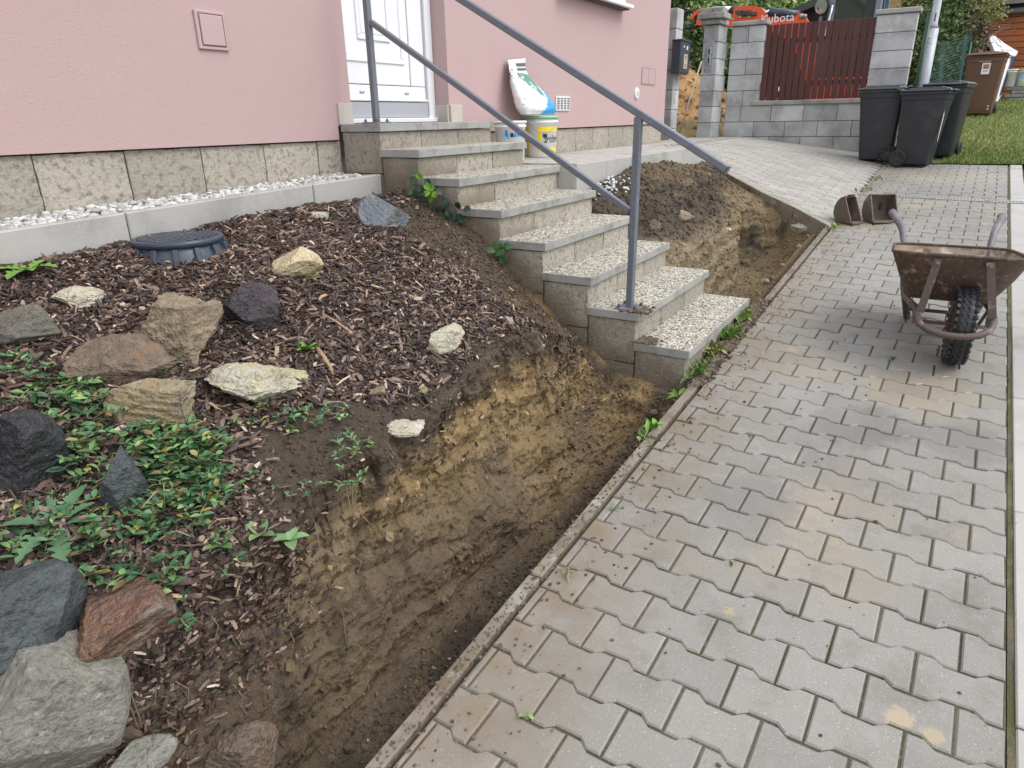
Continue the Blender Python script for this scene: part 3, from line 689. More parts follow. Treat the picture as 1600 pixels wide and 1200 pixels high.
# ------------------------------------------------------------------ the pink house
M_pink = mat('pink_render', (.440, .308, .308), .85, var=[(.8, 4, (.458, .326, .326), .4, .7), (.35, 3, (.42, .290, .288), .55, .75)], bump=[(160, .45, .004), (7, .12, .02)], streak=((.44, .312, .312), .30))
M_pinkt = mat('pink_plastic', (.45, .318, .322), .55)
M_split = mat('split_face_block', (.36, .33, .265), .92, attr=True, var=[(38, 4, (.22, .19, .145), .50, .66), (95, 3, (.10, .088, .070), .63, .75), (130, 2, (.55, .51, .44), .64, .74)], bump=[(70, .8, .010), (220, .5, .004)], rand=.06)
M_white = mat('white_pvc', (.74, .75, .78), .3)
M_whitep = mat('white_plastic', (.72, .72, .71), .4, var=[(6, 4, (.60, .59, .57), .58, .75)])
M_grey = mat('grey_sill', (.36, .37, .41), .45)
M_tile = mat('beige_tile', (.47, .43, .385), .6, var=[(30, 3, (.42, .385, .34), .5, .7)])
M_aggr = mat('exposed_aggregate', (.50, .47, .39), .75, vor=(95, (.095, .086, .068), .48, [(.60, .78, (.40, .36, .27)), (.80, .90, (.17, .155, .14)), (.72, .86, (.70, .68, .62))]), var=[(1.8, 4, (.38, .36, .30), .58, .85)])
M_edge = mat('slab_edge_concrete', (.31, .31, .295), .85, var=[(9, 5, (.20, .19, .165), .48, .68), (3, 3, (.38, .375, .35), .55, .75), (120, 3, (.13, .12, .10), .66, .78)], bump=[(90, .5, .005)])
M_dk = mat('dark_glass', (.02, .025, .03), .06)

def rough_box(lo, hi, res=.035, amp=.004, seed=0, fine=.02):
    lo, hi = np.array(lo, float), np.array(hi, float); V = []; F = []; k = 0
    for ax in range(3):
        o = [i for i in range(3) if i != ax]; n = [max(2, int(round((hi[i]-lo[i])/res))+1) for i in o]
        for sd_ in (0, 1):
            a, b_ = np.meshgrid(np.linspace(lo[o[0]], hi[o[0]], n[0]), np.linspace(lo[o[1]], hi[o[1]], n[1]), indexing='ij')
            p = np.zeros((n[0], n[1], 3)); p[..., ax] = (lo, hi)[sd_][ax]; p[..., o[0]] = a; p[..., o[1]] = b_
            V.append(p.reshape(-1, 3)); f = grid_faces(n[0], n[1])
            if (sd_ == 1) != (ax == 1): f = f
            else: f = f[:, ::-1]
            F.append(f+k); k += n[0]*n[1]
    V = np.concatenate(V); F = np.concatenate(F)
    d = np.stack([fbm(V, 14, 3, seed+i*7)*1.2+.6*fbm(V, 45, 2, seed+3+i*7) for i in range(3)], 1)*amp
    c = (lo+hi)/2; e = (hi-lo)/2; q = np.abs(V-c)/e                          # pull the edges in a little: worn arrises
    pull = np.sum(q > .999, 1)[:, None] >= 2
    V = V+d-np.sign(V-c)*np.where(pull, .0025, 0)
    zs_ = np.interp(V[:, 1], [.95, 1.236, 1.52, 1.78, 2.02, 2.319, 2.605, 2.88], [-1.30, -1.286, -1.17, -.97, -.708, -.533, -.349, -.33])
    ab = V[:, 2]-zs_; side_ = (V[:, 1] < 2.95)*(V[:, 0] < 3.6)
    dirt = (1-sstep(.02, .20, ab+.10*fbm(V, 9, 3, 77)))*side_*.85*sstep(-.5, .1, fbm(V, 5, 3, 78)+.2)
    tone = (np.array([.362, .332, .280])*(1+.26*fbm(V+seed*.37, 1.7, 3, 79)[:, None]+rnd.uniform(-.10, .10)))
    col_ = tone*(1-dirt[:, None])+np.array([.15, .115, .075])*dirt[:, None]
    me = npmesh('block', V, [F], M_split, np.clip(col_, 0, 1)); bm = bmesh.new(); bm.from_mesh(me); bmesh.ops.recalc_face_normals(bm, faces=bm.faces); bm.to_mesh(me); bm.free()
    return me
YF = 3.185
house = thing('house', 'pink rendered house with white front door and stone plinth', 'house', (2.4, 3.4, -.3))
b = B(); b.prism([(-4, -.098), (3.185, -.098), (3.185, -.02), (3.31, -.02), (3.31, 2.05), (4.314, 2.05), (4.314, -.02), (4.45, -.02), (4.45, -.087), (8.84, -.080), (8.84, 3.0), (-4, 3.0)], 3.56, 1, YF)
part('wall', b, M_pink, house)
b = B().prism([(-4, -.6), (8.835, -.6), (8.835, 2.99), (-4, 2.99)], 9.0, 1, 3.562); part('rear_wall', b, M_pink, house)
b = B().prism([(-4.2, 3.003), (9.0, 3.003), (9.0, 3.12), (-4.2, 3.12)], 9.2, 1, 3.14); part('roof', b, mat('roof_edge', (.2, .12, .09), .7), house)
b = B().box((-.4, 3.30, -.36), (7.1, .16, .52)).box((6.64, 3.30, -.36), (4.35, .16, .52)); part('footing', b, M_earth, house)
x = 1.467-.388*7; i = 0
while x < 3.1:
    x1 = min(x+.388, 3.213); me = rough_box((x+.0012, 3.206, -.62), (x1-.0012, 3.30, -.104), .03, .004, 100+i); part('plinth_block', me, None, house); x += .388; i += 1
x = 4.46
while x < 8.8:
    x1 = min(x+.392, 8.83); me = rough_box((x+.001, 3.206, -.55), (x1-.001, 3.30, -.093), .035, .004, 140+i); part('plinth_block', me, None, house); x += .392; i += 1
# door
YD = 3.335
door = part('front_door', B().box((3.80, YD+.065, 1.08), (.88, .05, 1.92)), M_white, house)
b = B()
for x0, x1 in ((3.312, 3.372), (4.242, 4.312)): b.box(((x0+x1)/2, YD+.02, 1.01), (x1-x0, .10, 2.05), None, .006)
b.box((3.81, YD+.02, 2.0), (.868, .10, .09), None, .006); part('door_frame', b, M_white, door)
def dx(px, py): return float(on_y(px, py, YD+.02)[0])
b = B()
lx0, lx1 = 3.376, 4.228
b.box(((lx0+lx1)/2, YD+.025, .178), (lx1-lx0, .07, .092), None, .004)            # bottom rail
b.box(((4.075+lx1)/2, YD+.025, 1.1), (lx1-4.075, .07, 1.745), None, .004)            # lock stile
b.box(((lx0+4.066)/2, YD+.028, 1.1), (4.066-lx0, .07, 1.742), None, .004); part('door_leaf', b, M_white, door)
def moulding(x0, x1, z0, z1, wd, dep):
    bb = B(); y = YD-.008
    for c, s in ((((x0+x1)/2, y, z0), (x1-x0+wd, dep, wd)), (((x0+x1)/2, y, z1), (x1-x0+wd, dep, wd)), ((x0, y, (z0+z1)/2), (wd, dep, z1-z0-wd)), ((x1, y, (z0+z1)/2), (wd, dep, z1-z0-wd))): bb.box(c, s, None, .005)
    return bb
part('moulding', moulding(3.455, 3.995, .375, 1.83, .034, .018), M_white, door)
part('moulding', moulding(3.58, 3.865, .50, 1.70, .026, .020), M_white, door)
part('raised_panel', B().box((3.7225, YD-.006, 1.10), (.235, .012, 1.15), None, .004), M_white, door)
part('threshold', B().box((3.80, YD+.002, .073), (.856, .06, .10), None, .004), M_grey, door)
part('doorstep_strip', B().box((3.80, YD-.015, .006), (.99, .09, .03), None, .004), M_white, door)
for px, py in ((566, 143.5), (636, 146)):
    p = on_y(px, py, YD-.014); part('drain_cap', B().box((p[0], YD-.014, p[2]), (.045, .012, .012), None, .004), M_grey, door)
part('weatherboard', B().box((3.80, YD-.020, .134), (.85, .03, .014), None, .003), M_white, door)
b = B().tube([(4.15, YD-.01, .98), (4.15, YD-.06, .98), (4.04, YD-.06, .98)], .011, 8); part('door_handle', b, M_grey, door)
part('base_tile', B().box((3.249, 3.178, .047), (.118, .016, .118), None, .002), M_tile, house)
part('base_tile', B().box((4.388, 3.178, .047), (.142, .016, .118), None, .002), M_tile, house)
part('base_tile', B().box((4.306, 3.262, .047), (.014, .148, .118), None, .002), M_tile, house)
# small fittings on the wall
hatch = part('access_hatch', B().box((2.397, YF-.006, .426), (.168, .014, .170), None, .003), M_pinkt, house)
part('hatch_door', B().box((2.398, YF-.0145, .427), (.126, .006, .132), None, .002), M_pinkt, hatch)
b = B()
for c, s in (((2.398, YF-.0132, .497), (.134, .001, .004)), ((2.398, YF-.0132, .3575), (.134, .001, .004)), ((2.3315, YF-.0132, .427), (.004, .001, .136)), ((2.4645, YF-.0132, .427), (.004, .001, .136))): b.box(c, s)
part('hatch_gap', b, mat('shadow_gap', (.09, .05, .05), .9), hatch)
vent = part('vent_grille', B().box((6.082, YF-.006, .128), (.275, .014, .125), None, .003), M_whitep, house)
b = B()
for r in range(7):
    for c in range(4): b.box((5.982+c*.0665, YF-.0135, .083+r*.015), (.048, .002, .0085))
part('vent_slot', b, mat('slot_dark', (.09, .085, .085), .9), vent)
hp = part('meter_hatch', B().box((8.224, YF-.003, .438), (.41, .008, .165), None, .002), M_pinkt, house)
b = B()
for c, s in (((8.224, YF-.0075, .524), (.42, .002, .004)), ((8.224, YF-.0075, .352), (.42, .002, .004)), ((8.012, YF-.0075, .438), (.004, .002, .172)), ((8.436, YF-.0075, .438), (.004, .002, .172)), ((8.226, YF-.0075, .438), (.005, .002, .165))): b.box(c, s)
part('hatch_gap', b, mat('pink_gap', (.34, .20, .19), .9), hp)
M4 = Matrix.Translation((7.88, YF, .249)) @ Matrix.Rotation(math.pi/2, 4, 'X')
rv = part('round_vent', B().lathe([(.062, .0), (.062, .014), (.052, .022), (.02, .025)], 20, M4), M_whitep, house)
b = B()
for k in range(4): b.box((7.88, YF-.0255, .229+k*.0135), (.07 if k in (1, 2) else .05, .003, .004))
part('vent_slot', b, M_grey, rv)
sl = part('window_sill', B().box((6.68, 3.135, 1.052), (1.46, .15, .035), None, .005), M_white, house)
b = B().box((6.68, 3.20, 1.60), (1.40, .05, 1.05)); part('window_pane', b, M_dk, house)
b = B()
for c, s in (((6.0, 3.18, 1.6), (.07, .06, 1.05)), ((7.36, 3.18, 1.6), (.07, .06, 1.05)), ((6.68, 3.18, 1.105), (1.29, .06, .07)), ((6.68, 3.18, 2.1), (1.29, .06, .07)), ((6.68, 3.18, 1.6), (.07, .06, .92))): b.box(c, s, None, .004)
part('window_frame', b, M_white, house)
b = B().prism([(6.0, 1.022), (7.38, 1.022), (7.38, 1.034), (6.0, 1.034)], 3.18, 1, 3.10); part('under_sill_shade', b, mat('sill_shadow', (.10, .06, .06), .8), sl)  # thin dark sheet standing in for the shade under the sill

# ------------------------------------------------------------------ steps
XA, XB = 3.202, 4.416
stairs = thing('staircase', 'eight concrete steps with pebble treads leading to the white door', 'steps', (3.8, 1.0, -1.3))
def step_yz(i): return .948+.274*i, (-1.094+.1545*i if i else -1.096)
ZS = [-1.094+.158*i for i in range(8)]; ZS[7] = -.010; ZS[6] = -.152
for i in range(8):
    y0 = .948+.274*i; z = ZS[i]; y1 = y0+.300 if i < 7 else 3.186
    xm = XA+(.62, .58, .64, .60, .66, .59, .63, .55)[i]
    for (x0, x1) in ((XA, xm-.0015), (xm+.0015, XB)):
        # one slab: pebble top, smooth concrete edges
        nx, nyy = int((x1-x0)/.025), 10; b = B()
        b.box(((x0+x1)/2, (y0+y1)/2, z-.0225), (x1-x0, y1-y0, .045), None, .003)
        me = b.mesh('step_slab', [M_aggr, M_edge])
        for p in me.polygons: p.material_index = 0 if p.normal.z > .9 else 1
        part('step_slab', me, None, stairs)
    zlow = ZS[i]-.047
    yb = y0+.022; ye = (.948+.274*(i+1)+.018) if i < 7 else 3.186
    xs_ = [XA+.010, XA+.40, XA+.80, XB-.010]
    for k in range(3):
        zz = zlow; nz = 0
        while nz < (3 if k == 0 else 1):
            hgt = (.235, .25, .25)[nz] if k == 0 else (.20 if i else .30)
            me = rough_box((xs_[k]+.0008, yb, zz-hgt+.0012), (xs_[k+1]-.0008, ye-.001, zz), .028, .0035, 200+i*9+k*3+nz); part('riser_block', me, None, stairs)
            zz -= hgt; nz += 1
    # core under the step
part('core', B().prism([(1.0, -1.6), (3.1, -1.6), (3.1, -.30), (2.75, -.35)], XB-.03, 0, XA+.03), M_earth, stairs)
part('side_panel', B().box((4.428, 2.56, -.42), (.034, .74, .26), None, .004), M_kerb, stairs)

# railing
M_rail = mat('grey_blue_paint', (.165, .183, .215), .42, var=[(14, 4, (.21, .225, .255), .55, .75), (50, 4, (.10, .105, .115), .62, .72)], metal=.25, bump=[(60, .06, .003)])
M_bolt = mat('bolt_steel', (.12, .13, .15), .4, metal=.7)
rail = thing('stair_railing', 'grey-blue square-tube handrail with two posts on the steps', 'railing', (3.283, 1.309, -.936))
XR = 3.283
def rz_(y): return -.231+(y-.866)*.562
posts = [(1.309, ZS[1]), (2.965, ZS[7])]
for (y, z) in posts:
    top = rz_(y)-.018
    po = part('post', B().bar((XR, y, z+.008), (XR, y, top), .036, .036, (0, 1, 0), .004), M_rail, rail)
    bp = part('base_plate', B().box((XR, y, z+.0045), (.125, .125, .009), None, .002), M_rail, rail)
    for sx_ in (-1, 1):
        for sy_ in (-1, 1):
            part('bolt', B().lathe([(.009, .009), (.009, .018), (.005, .018), (.005, .026)], 6, Matrix.Translation((XR+sx_*.045, y+sy_*.045, z))), M_bolt, bp)
part('handrail', B().bar((XR, .866, rz_(.866)), (XR, 3.02, rz_(3.02)), .037, .035, (0, 0, 1), .005), M_rail, rail)
part('mid_rail', B().bar((XR, 1.332, -.440), (XR, 2.943, .526), .030, .030, (0, 0, 1), .004), M_rail, rail)
part('handrail_cap', B().bar((XR, .8655, rz_(.8655)), (XR, .862, rz_(.862)), .039, .037, (0, 0, 1)), M_rail, rail)

# ------------------------------------------------------------------ kerb and white gravel at the foot of the wall
def zc(x): return -.291-.0274*(3.2-x)
gk = thing('gravel_kerb', 'pale concrete kerb stones holding white gravel against the house wall', 'kerb', (2, 2.9, -.4))
xk = [-1.44, -.42, .60, 1.62, 2.655, 3.196]
for i in range(5):
    x0, x1 = xk[i]+.0025, xk[i+1]-.0025; b = B(); V = []
    for x in (x0, x1): V += [(x, 2.883, zc(x)), (x, 2.935, zc(x)), (x, 2.935, zc(x)-.25), (x, 2.883, zc(x)-.25)]
    b.add(V, [(0, 1, 2, 3), (7, 6, 5, 4), (0, 4, 5, 1), (1, 5, 6, 2), (3, 2, 6, 7), (0, 3, 7, 4)])
    me = b.mesh('kerb_stone', M_kerb); bm = bmesh.new(); bm.from_mesh(me); bmesh.ops.bevel(bm, geom=bm.edges[:], offset=.005, segments=1, affect='EDGES'); bm.to_mesh(me); bm.free()
    part('kerb_stone', me, None, gk)
M_grav = mat('white_gravel', (.5, .5, .5), .75, attr=True, bump=[(60, .3, .004)])
n = 5200
gp = np.stack([RS.uniform(-.9, 3.19, n), RS.uniform(2.94, 3.20, n), np.zeros(n)], 1)
gp[:, 2] = zc(gp[:, 0])-.022+.10*(gp[:, 1]-2.94)*.35+RS.uniform(-.008, .014, n)+.010*fbm(gp, 3.5, 2, 7)
gc = np.array([.55, .54, .525])*RS.uniform(.55, 1.15, (n, 1)); gc[RS.random(n) < .06] *= .45
v, f_, c_ = lumps(gp, RS.uniform(.009, .019, n), np.clip(gc, 0, .8), I1, RS, (1.15, 1.15, .75), .14)
tag(link('gravel', npmesh('gravel', v, [f_], M_grav, c_, True)), 'white gravel strip along the foot of the pink wall', 'gravel', None, 'stuff')
b = B(); b.add([(-1.5, 2.93, zc(-1.5)-.03), (3.2, 2.93, zc(3.2)-.03), (3.2, 3.22, zc(3.2)-.02), (-1.5, 3.22, zc(-1.5)-.02)], [(0, 1, 2, 3)])
struct('gravel_bed', b.mesh('gravel_bed', mat('gravel_bed', (.30, .29, .27), .9, bump=[(50, 1, .01)])), 'bed below the white gravel', 'ground')

# ------------------------------------------------------------------ buckets and the bag
M_wbk = mat('bucket_white', (.82, .82, .82), .35, coords='OBJ')
M_yel = mat('print_yellow', (.80, .62, .02), .35); M_blk = mat('print_black', (.015, .015, .015), .4); M_gr = mat('bucket_lid_green', (.22, .50, .30), .4); M_blu = mat('print_blue', (.03, .22, .60), .4); M_blu2 = mat('print_pale_blue', (.32, .58, .80), .4)
def text_mesh(txt, size, ext=.0, sx=1.):
    cu = bpy.data.curves.new('txt', 'FONT'); cu.body = txt; cu.size = size; cu.align_x = 'CENTER'; cu.align_y = 'CENTER'; cu.resolution_u = 3
    o = bpy.data.objects.new('txt', cu); me = bpy.data.meshes.new_from_object(o)
    V = [(v.co.x*sx, v.co.y) for v in me.vertices]; F = [tuple(p.vertices) for p in me.polygons]
    bpy.data.objects.remove(o); bpy.data.curves.remove(cu); bpy.data.meshes.remove(me); return V, F
def bucket(loc, rb, rt, h, rz=0.):
    prof = [(rb-.01, 0), (rb, .006), (rb+(rt-rb)*.86, h*.86), (rt+.004, h*.865), (rt+.005, h*.90), (rt, h*.905), (rt, h), (rt-.008, h), (rb-.005, .02)]
    return B().lathe(prof, 40)
def wrap(b, V, F, rb, rt, h, ang, z0, off=.0012):
    """flat print wrapped onto the bucket's cone: x runs round it, y up"""
    out = []
    for (x, y) in V:
        z = z0+y; r = rb+(rt-rb)*z/h+off; a = ang+x/r; out.append((r*math.cos(a), r*math.sin(a), z))
    b.add(out, F); return b
def rectgrid(x0, x1, y0, y1, n=14):
    V = []; F = []
    for i in range(n+1):
        x = x0+(x1-x0)*i/n; V += [(x, y0), (x, y1)]
    for i in range(n): F.append((2*i, 2*i+2, 2*i+3, 2*i+1))
    return V, F
p = on_y(846, 243, 3.02); loc = (p[0], 3.02, ZT+.001)
bk = thing('bucket', 'large white and yellow plaster bucket with a green lid on the terrace', 'bucket', loc, 0, 'plaster buckets by the door')
rb, rt, h = .122, .138, .315
part('body', bucket(None, rb, rt, h), M_wbk, bk, True, False)
va = math.atan2(-loc[1], -loc[0])                                # the side turned towards the steps
b = B()
for (x0, x1, y0, y1) in ((-.045, .15, .205, .243), (-.045, -.012, .045, .205), (-.012, .15, .045, .078), (-.19, -.135, .03, .24)): wrap(b, *rectgrid(x0, x1, y0, y1), rb, rt, h, va+.1, 0)
part('yellow_print', b, M_yel, bk, False, False)
V, F = text_mesh('weber', .062, 0, .95); b = B(); wrap(b, [(x+.088, y) for x, y in V], F, rb, rt, h, va+.1, .150, .0022)
wrap(b, *rectgrid(.0, .036, .155, .185, 3), rb, rt, h, va+.1, 0, .0022); wrap(b, *rectgrid(.012, .036, .115, .128, 3), rb, rt, h, va+.1, 0, .0022); wrap(b, *rectgrid(.06, .13, .118, .124, 4), rb, rt, h, va+.1, 0, .0022)
part('black_print', b, M_blk, bk, False, False)
part('lid', B().lathe([(rt-.004, h-.01), (rt+.010, h-.012), (rt+.012, h+.006), (rt+.004, h+.010), (.02, h+.011), (.0, h+.011)], 40, cap=False), M_gr, bk, True, False)
b = B().tube([((rt+.006)*math.cos(va-.9), (rt+.006)*math.sin(va-.9), .275)]+[((rb+.02)*math.cos(va-.9+t*.35), (rb+.02)*math.sin(va-.9+t*.35), .275-.05*math.sin(t*math.pi/6)*1.6) for t in range(1, 6)]+[((rt+.006)*math.cos(va+1.2), (rt+.006)*math.sin(va+1.2), .275)], .0025, 5)
part('wire_handle', b, M_grey, bk, False, False)
BK = loc
p = on_y(797, 193, 2.98); loc = (p[0], 2.98, ZT+.001)
bk = thing('bucket', 'smaller plain white bucket with blue print beside the top steps', 'bucket', loc, 0, 'plaster buckets by the door')
rb, rt, h = .108, .122, .285
part('body', bucket(None, rb, rt, h), M_wbk, bk, True, False)
part('lid', B().lathe([(rt-.004, h-.008), (rt+.008, h-.010), (rt+.009, h+.005), (rt, h+.008), (0, h+.008)], 40, cap=False), M_whitep, bk, True, False)
b = B(); va = math.atan2(-loc[1], -loc[0])
for (x0, x1, y0, y1) in ((-.04, -.022, .19, .235), (-.02, -.012, .175, .21), (.02, .05, .185, .20), (.055, .10, .19, .22), (.03, .05, .20, .215)): wrap(b, *rectgrid(x0, x1, y0-.01, y1-.01, 5), rb, rt, h, va, 0)
part('blue_print', b, M_blu, bk, False, False)['kind'] = 'stuff'
b = B(); wrap(b, *rectgrid(-.06, .0, .17, .20, 5), rb, rt, h, va, 0, .0008); part('pale_print', b, M_blu2, bk, False, False)
b = B(); wrap(b, *rectgrid(.0, .025, .175, .205, 5), rb, rt, h, va, 0, .0016); part('dark_print', b, M_blk, bk, False, False)

# crumpled bag slumped on the lid, leaning on the wall
M_bag = mat('bag_plastic', (.7, .7, .7), .35, attr=True, bump=[(28, .25, .02)])
Lft = [(792, 94), (794, 106), (797.5, 118), (800, 130), (803, 143), (806, 158), (810, 168), (816, 179)]
Rgt = [(821, 91), (822.5, 106), (823, 115), (829, 125), (842, 137), (856, 153), (864.5, 167), (864, 179)]
rows, ncol = 70, 56
tt = np.linspace(0, 1, 8); ts = np.linspace(0, 1, rows); V = []; Cc = []
lab_t = []
for r_, t in enumerate(ts):
    pl = [np.interp(t, tt, [a[k] for a in Lft]) for k in (0, 1)]; pr = [np.interp(t, tt, [a[k] for a in Rgt]) for k in (0, 1)]
    yc = 3.145-.13*t-.02*math.sin(t*3); dep = .016+.075*sstep(0, .9, t)-.02*float(sstep(.9, 1, t))
    a = on_y(*pl, yc); c = on_y(*pr, yc); mid = (a+c)/2; hw = (c-a)/2*.96
    for k in range(ncol):
        an = 2*math.pi*k/ncol; ca, sa = math.cos(an), math.sin(an)
        V.append(mid+hw*ca+np.array([0, 1, 0])*dep*(abs(sa)**.8)*np.sign(sa)); lab_t.append((t, ca, sa))
V = np.array(V); lt = np.array(lab_t); cen = V.reshape(rows, ncol, 3).mean(1, keepdims=True)
dirn = V.reshape(rows, ncol, 3)-cen; dirn /= np.maximum(np.linalg.norm(dirn, axis=-1, keepdims=True), 1e-6)
cr_ = (.016*fbm(V*np.array([1, 1, .6]), 20, 3, 5)-.020*np.abs(fbm(V, 10, 3, 6))).reshape(rows, ncol, 1)
V = (V.reshape(rows, ncol, 3)+dirn*cr_).reshape(-1, 3); V[:, 1] = np.minimum(V[:, 1], YF-.006)
t_, ca, sa = lt.T
wht, grn, blu, drk_ = np.array([.70, .70, .69]), np.array([.075, .24, .19]), np.array([.03, .30, .66]), np.array([.05, .055, .06])
col = np.ones((len(V), 3))*wht
front = sa < .35
u = ca+.12*fbm(V, 9, 2, 3)
g = front & (u > -.55+1.0*np.clip((t_-.30)/.45, 0, 1)) & (t_ > .26+.05*u) & (t_ < .70)
col[g] = grn; col[g & (fbm(V, 30, 2, 8) > .28)] = np.array([.40, .55, .52])
bl = (t_-.66)*.95+(u-.35)*.35 > .06; col[bl & front] = blu
col[front & (np.abs((t_-.66)*.95+(u-.35)*.35-.06) < .022)] = wht
col[front & (t_ > .06) & (t_ < .21) & (u > -.35) & (u < .92)] = drk_
col[front & (t_ > .12) & (t_ < .15) & (u > -.35)] = wht*.7
bag = thing('plastic_bag', 'crumpled white, green and blue material bag slumped on the large bucket', 'bag', (BK[0]-.03, 3.04, ZT+.33))
fs_ = grid_faces(rows, ncol); wrapf = np.array([[i*ncol+ncol-1, (i+1)*ncol+ncol-1, (i+1)*ncol, i*ncol] for i in range(rows-1)])
k = len(V); V = np.concatenate([V, [V[:ncol].mean(0)], [V[-ncol:].mean(0)]]); col = np.concatenate([col, [wht], [wht]])
capf = np.array([[i, (i+1) % ncol, k] for i in range(ncol)]+[[(rows-1)*ncol+(i+1) % ncol, (rows-1)*ncol+i, k+1] for i in range(ncol)])
me = npmesh('sack', V, [fs_, wrapf, capf], M_bag, col, True); bm = bmesh.new(); bm.from_mesh(me); bmesh.ops.recalc_face_normals(bm, faces=bm.faces); bm.to_mesh(me); bm.free()
part('sack', me, None, bag)
# lettering printed on the bag: shallow plates set on its front
def bag_text(txt, px, py, size, rot, m, nm):
    V2, F2 = text_mesh(txt, size); b_ = B(); cs, sn = math.cos(rot), math.sin(rot)
    t0 = np.interp(py, [92, 176], [0, 1]); t0 = float(t0); yc = 3.145-.13*t0-.02*math.sin(t0*3); dep = .016+.075*float(sstep(0, .9, t0))
    c0 = on_y(px, py, yc-dep); vv = ray(px, py); c0 = c0-vv/np.linalg.norm(vv)*.026
    rx = np.array([1., 0, 0]); uz = np.array([0, -.15, 1.])
    b_.add([tuple(c0+rx*1.7*(x*cs-y*sn)+uz*(x*sn+y*cs)) for x, y in V2], F2); part(nm, b_, m, bag)
bag_text('ROC', 799.5, 116, .036, -1.35, M_blk, 'lettering'); bag_text('RST', 820, 155, .02, -.1, M_blk, 'lettering'); bag_text('ena', 818, 163, .018, -.1, M_blk, 'lettering')
bag_text('EC', 812, 121, .03, 0, M_blk, 'lettering')
# ------------------------------------------------------------------ rockery stones on the slope
I4 = ico(6); I3 = ico(5)
def stone_mesh(name, axes, seed, facets, rough, m, base=I4, dmin=.36, dmax=.74, rz=0., tilt=(0, 0)):
    rs = np.random.RandomState(seed); V = base[0].copy()
    for _ in range(facets):
        n = rs.normal(size=3); n /= np.linalg.norm(n); d = rs.uniform(dmin, dmax)
        t = V@n; V = V-np.where(t > d, t-d, 0)[:, None]*n
    nn = base[0]
    nl = rs.normal(size=3); nl[2] = abs(nl[2])+.8; nl /= np.linalg.norm(nl); tl_ = V@nl+.10*fbm(V+seed, 2.5, 3, seed+2)
    saw = (tl_*4.2) % 1.0; lay = np.where(saw < .8, saw/.8, (1-saw)/.2)
    V = V+nn*(rough*(.9*fbm(V+seed, 2.0, 4, seed)+.50*fbm(V+seed, 6.5, 4, seed+5)-.42*np.abs(fbm(V+seed, 13, 3, seed+9))+.22*fbm(V+seed, 34, 3, seed+11)+.32*lay))[:, None]
    V = V/((V.max(0)-V.min(0))/2)-((V.max(0)+V.min(0))/2)/((V.max(0)-V.min(0))/2); V = V*np.array(axes)
    R3 = np.array((Matrix.Rotation(rz, 3, 'Z') @ Matrix.Rotation(tilt[0], 3, 'X') @ Matrix.Rotation(tilt[1], 3, 'Y')))
    return npmesh(name, V@R3.T, [base[1]], m, None, False if facets > 3 else True)
def stone(px0, px1, py0, py1, label, m, seed, facets=11, rough=.11, kb=.75, sink=.40, hfun=None, rz=0., tilt=(0, 0), base=I4, dmin=.36, cat='stone', name='garden_stone', grp='rockery stones on the mulched slope', cmin=.30):
    cx, cy = (px0+px1)/2, (py0+py1)/2
    p, s = (hfun or hit_slope)(cx, cy, .03)
    a = (px1-px0)/2*s/F_PX*1.12; hh = (py1-py0)/2*s/F_PX*1.12
    d = p/np.linalg.norm(p); sp, cp = abs(d[2]), math.sqrt(1-d[2]**2)
    bb = min(a*kb, hh/sp*.9); c = math.sqrt(max(hh*hh-(bb*sp)**2, 0))/cp; c = max(c, cmin*a)
    p, s = (hfun or hit_slope)(cx, cy, c*(1-2*sink)*.6)
    hd = math.atan2(d[1], d[0])
    rough *= .85
    me = stone_mesh(name, (bb, a, c), seed, facets, rough, m, base, dmin, rz=hd+rz, tilt=tilt)
    for poly in me.polygons: poly.use_smooth = True
    try: me.set_sharp_from_angle(angle=math.radians(30))
    except Exception: pass
    o = link(name, me); o.location = tuple(p); tag(o, label, cat, grp); return o
def smat(n, c, c2, rough=.7, c3=None, sc=14, wet=None, bmp=.8):
    dk = tuple(x*.42 for x in c); var = [(sc, 5, c2, .45, .62), (sc*2.7, 5, dk, .58, .70), (55, 3, tuple(min(.8, x*1.7) for x in c), .63, .72)]
    if c3: var.append((sc*.5, 4, c3, .56, .68))
    return mat(n, c, rough, var=var, bump=[(18, .6, .03), (70, min(1., bmp), .014), (220, .5, .004)], coords='OBJ', rvar=wet)
WET = (5, .4, .65, .22, .6)
S_cream = smat('cream_stone', (.52, .43, .27), (.62, .54, .38), .75, (.40, .32, .17))
S_pale = smat('pale_stone', (.50, .47, .36), (.38, .35, .26), .85, (.60, .57, .48))
S_tan = smat('tan_stone', (.24, .185, .125), (.33, .27, .19), .8, (.17, .13, .09), 22, None, 1.2)
S_brown = smat('brown_stone', (.15, .11, .08), (.22, .165, .12), .7, (.20, .12, .07), 16)
S_lich = smat('lichen_stone', (.44, .42, .33), (.48, .42, .24), .85, (.30, .30, .25), 9)
S_black = smat('wet_black_stone', (.022, .023, .027), (.050, .052, .058), .3, (.012, .012, .014), 9, WET)
S_purp = smat('wet_purple_stone', (.035, .026, .034), (.075, .055, .062), .28, (.018, .015, .018), 10, WET)
S_slate = smat('blue_slate_stone', (.135, .155, .180), (.20, .22, .24), .5, (.09, .085, .075), 8)
S_dgrey = smat('dark_grey_stone', (.055, .064, .070), (.095, .108, .112), .42, (.028, .03, .035), 7, WET)
S_red = smat('reddish_wet_stone', (.165, .092, .060), (.085, .055, .045), .4, (.28, .215, .16), 12, WET)
S_grey = smat('grey_granite', (.235, .228, .195), (.165, .16, .135), .85, (.31, .30, .26), 40)
S_olive = smat('beige_olive_stone', (.27, .215, .125), (.36, .31, .22), .8, (.20, .17, .13), 10)
S_gb = smat('grey_brown_stone', (.135, .125, .105), (.20, .185, .15), .75, (.10, .09, .075), 16)

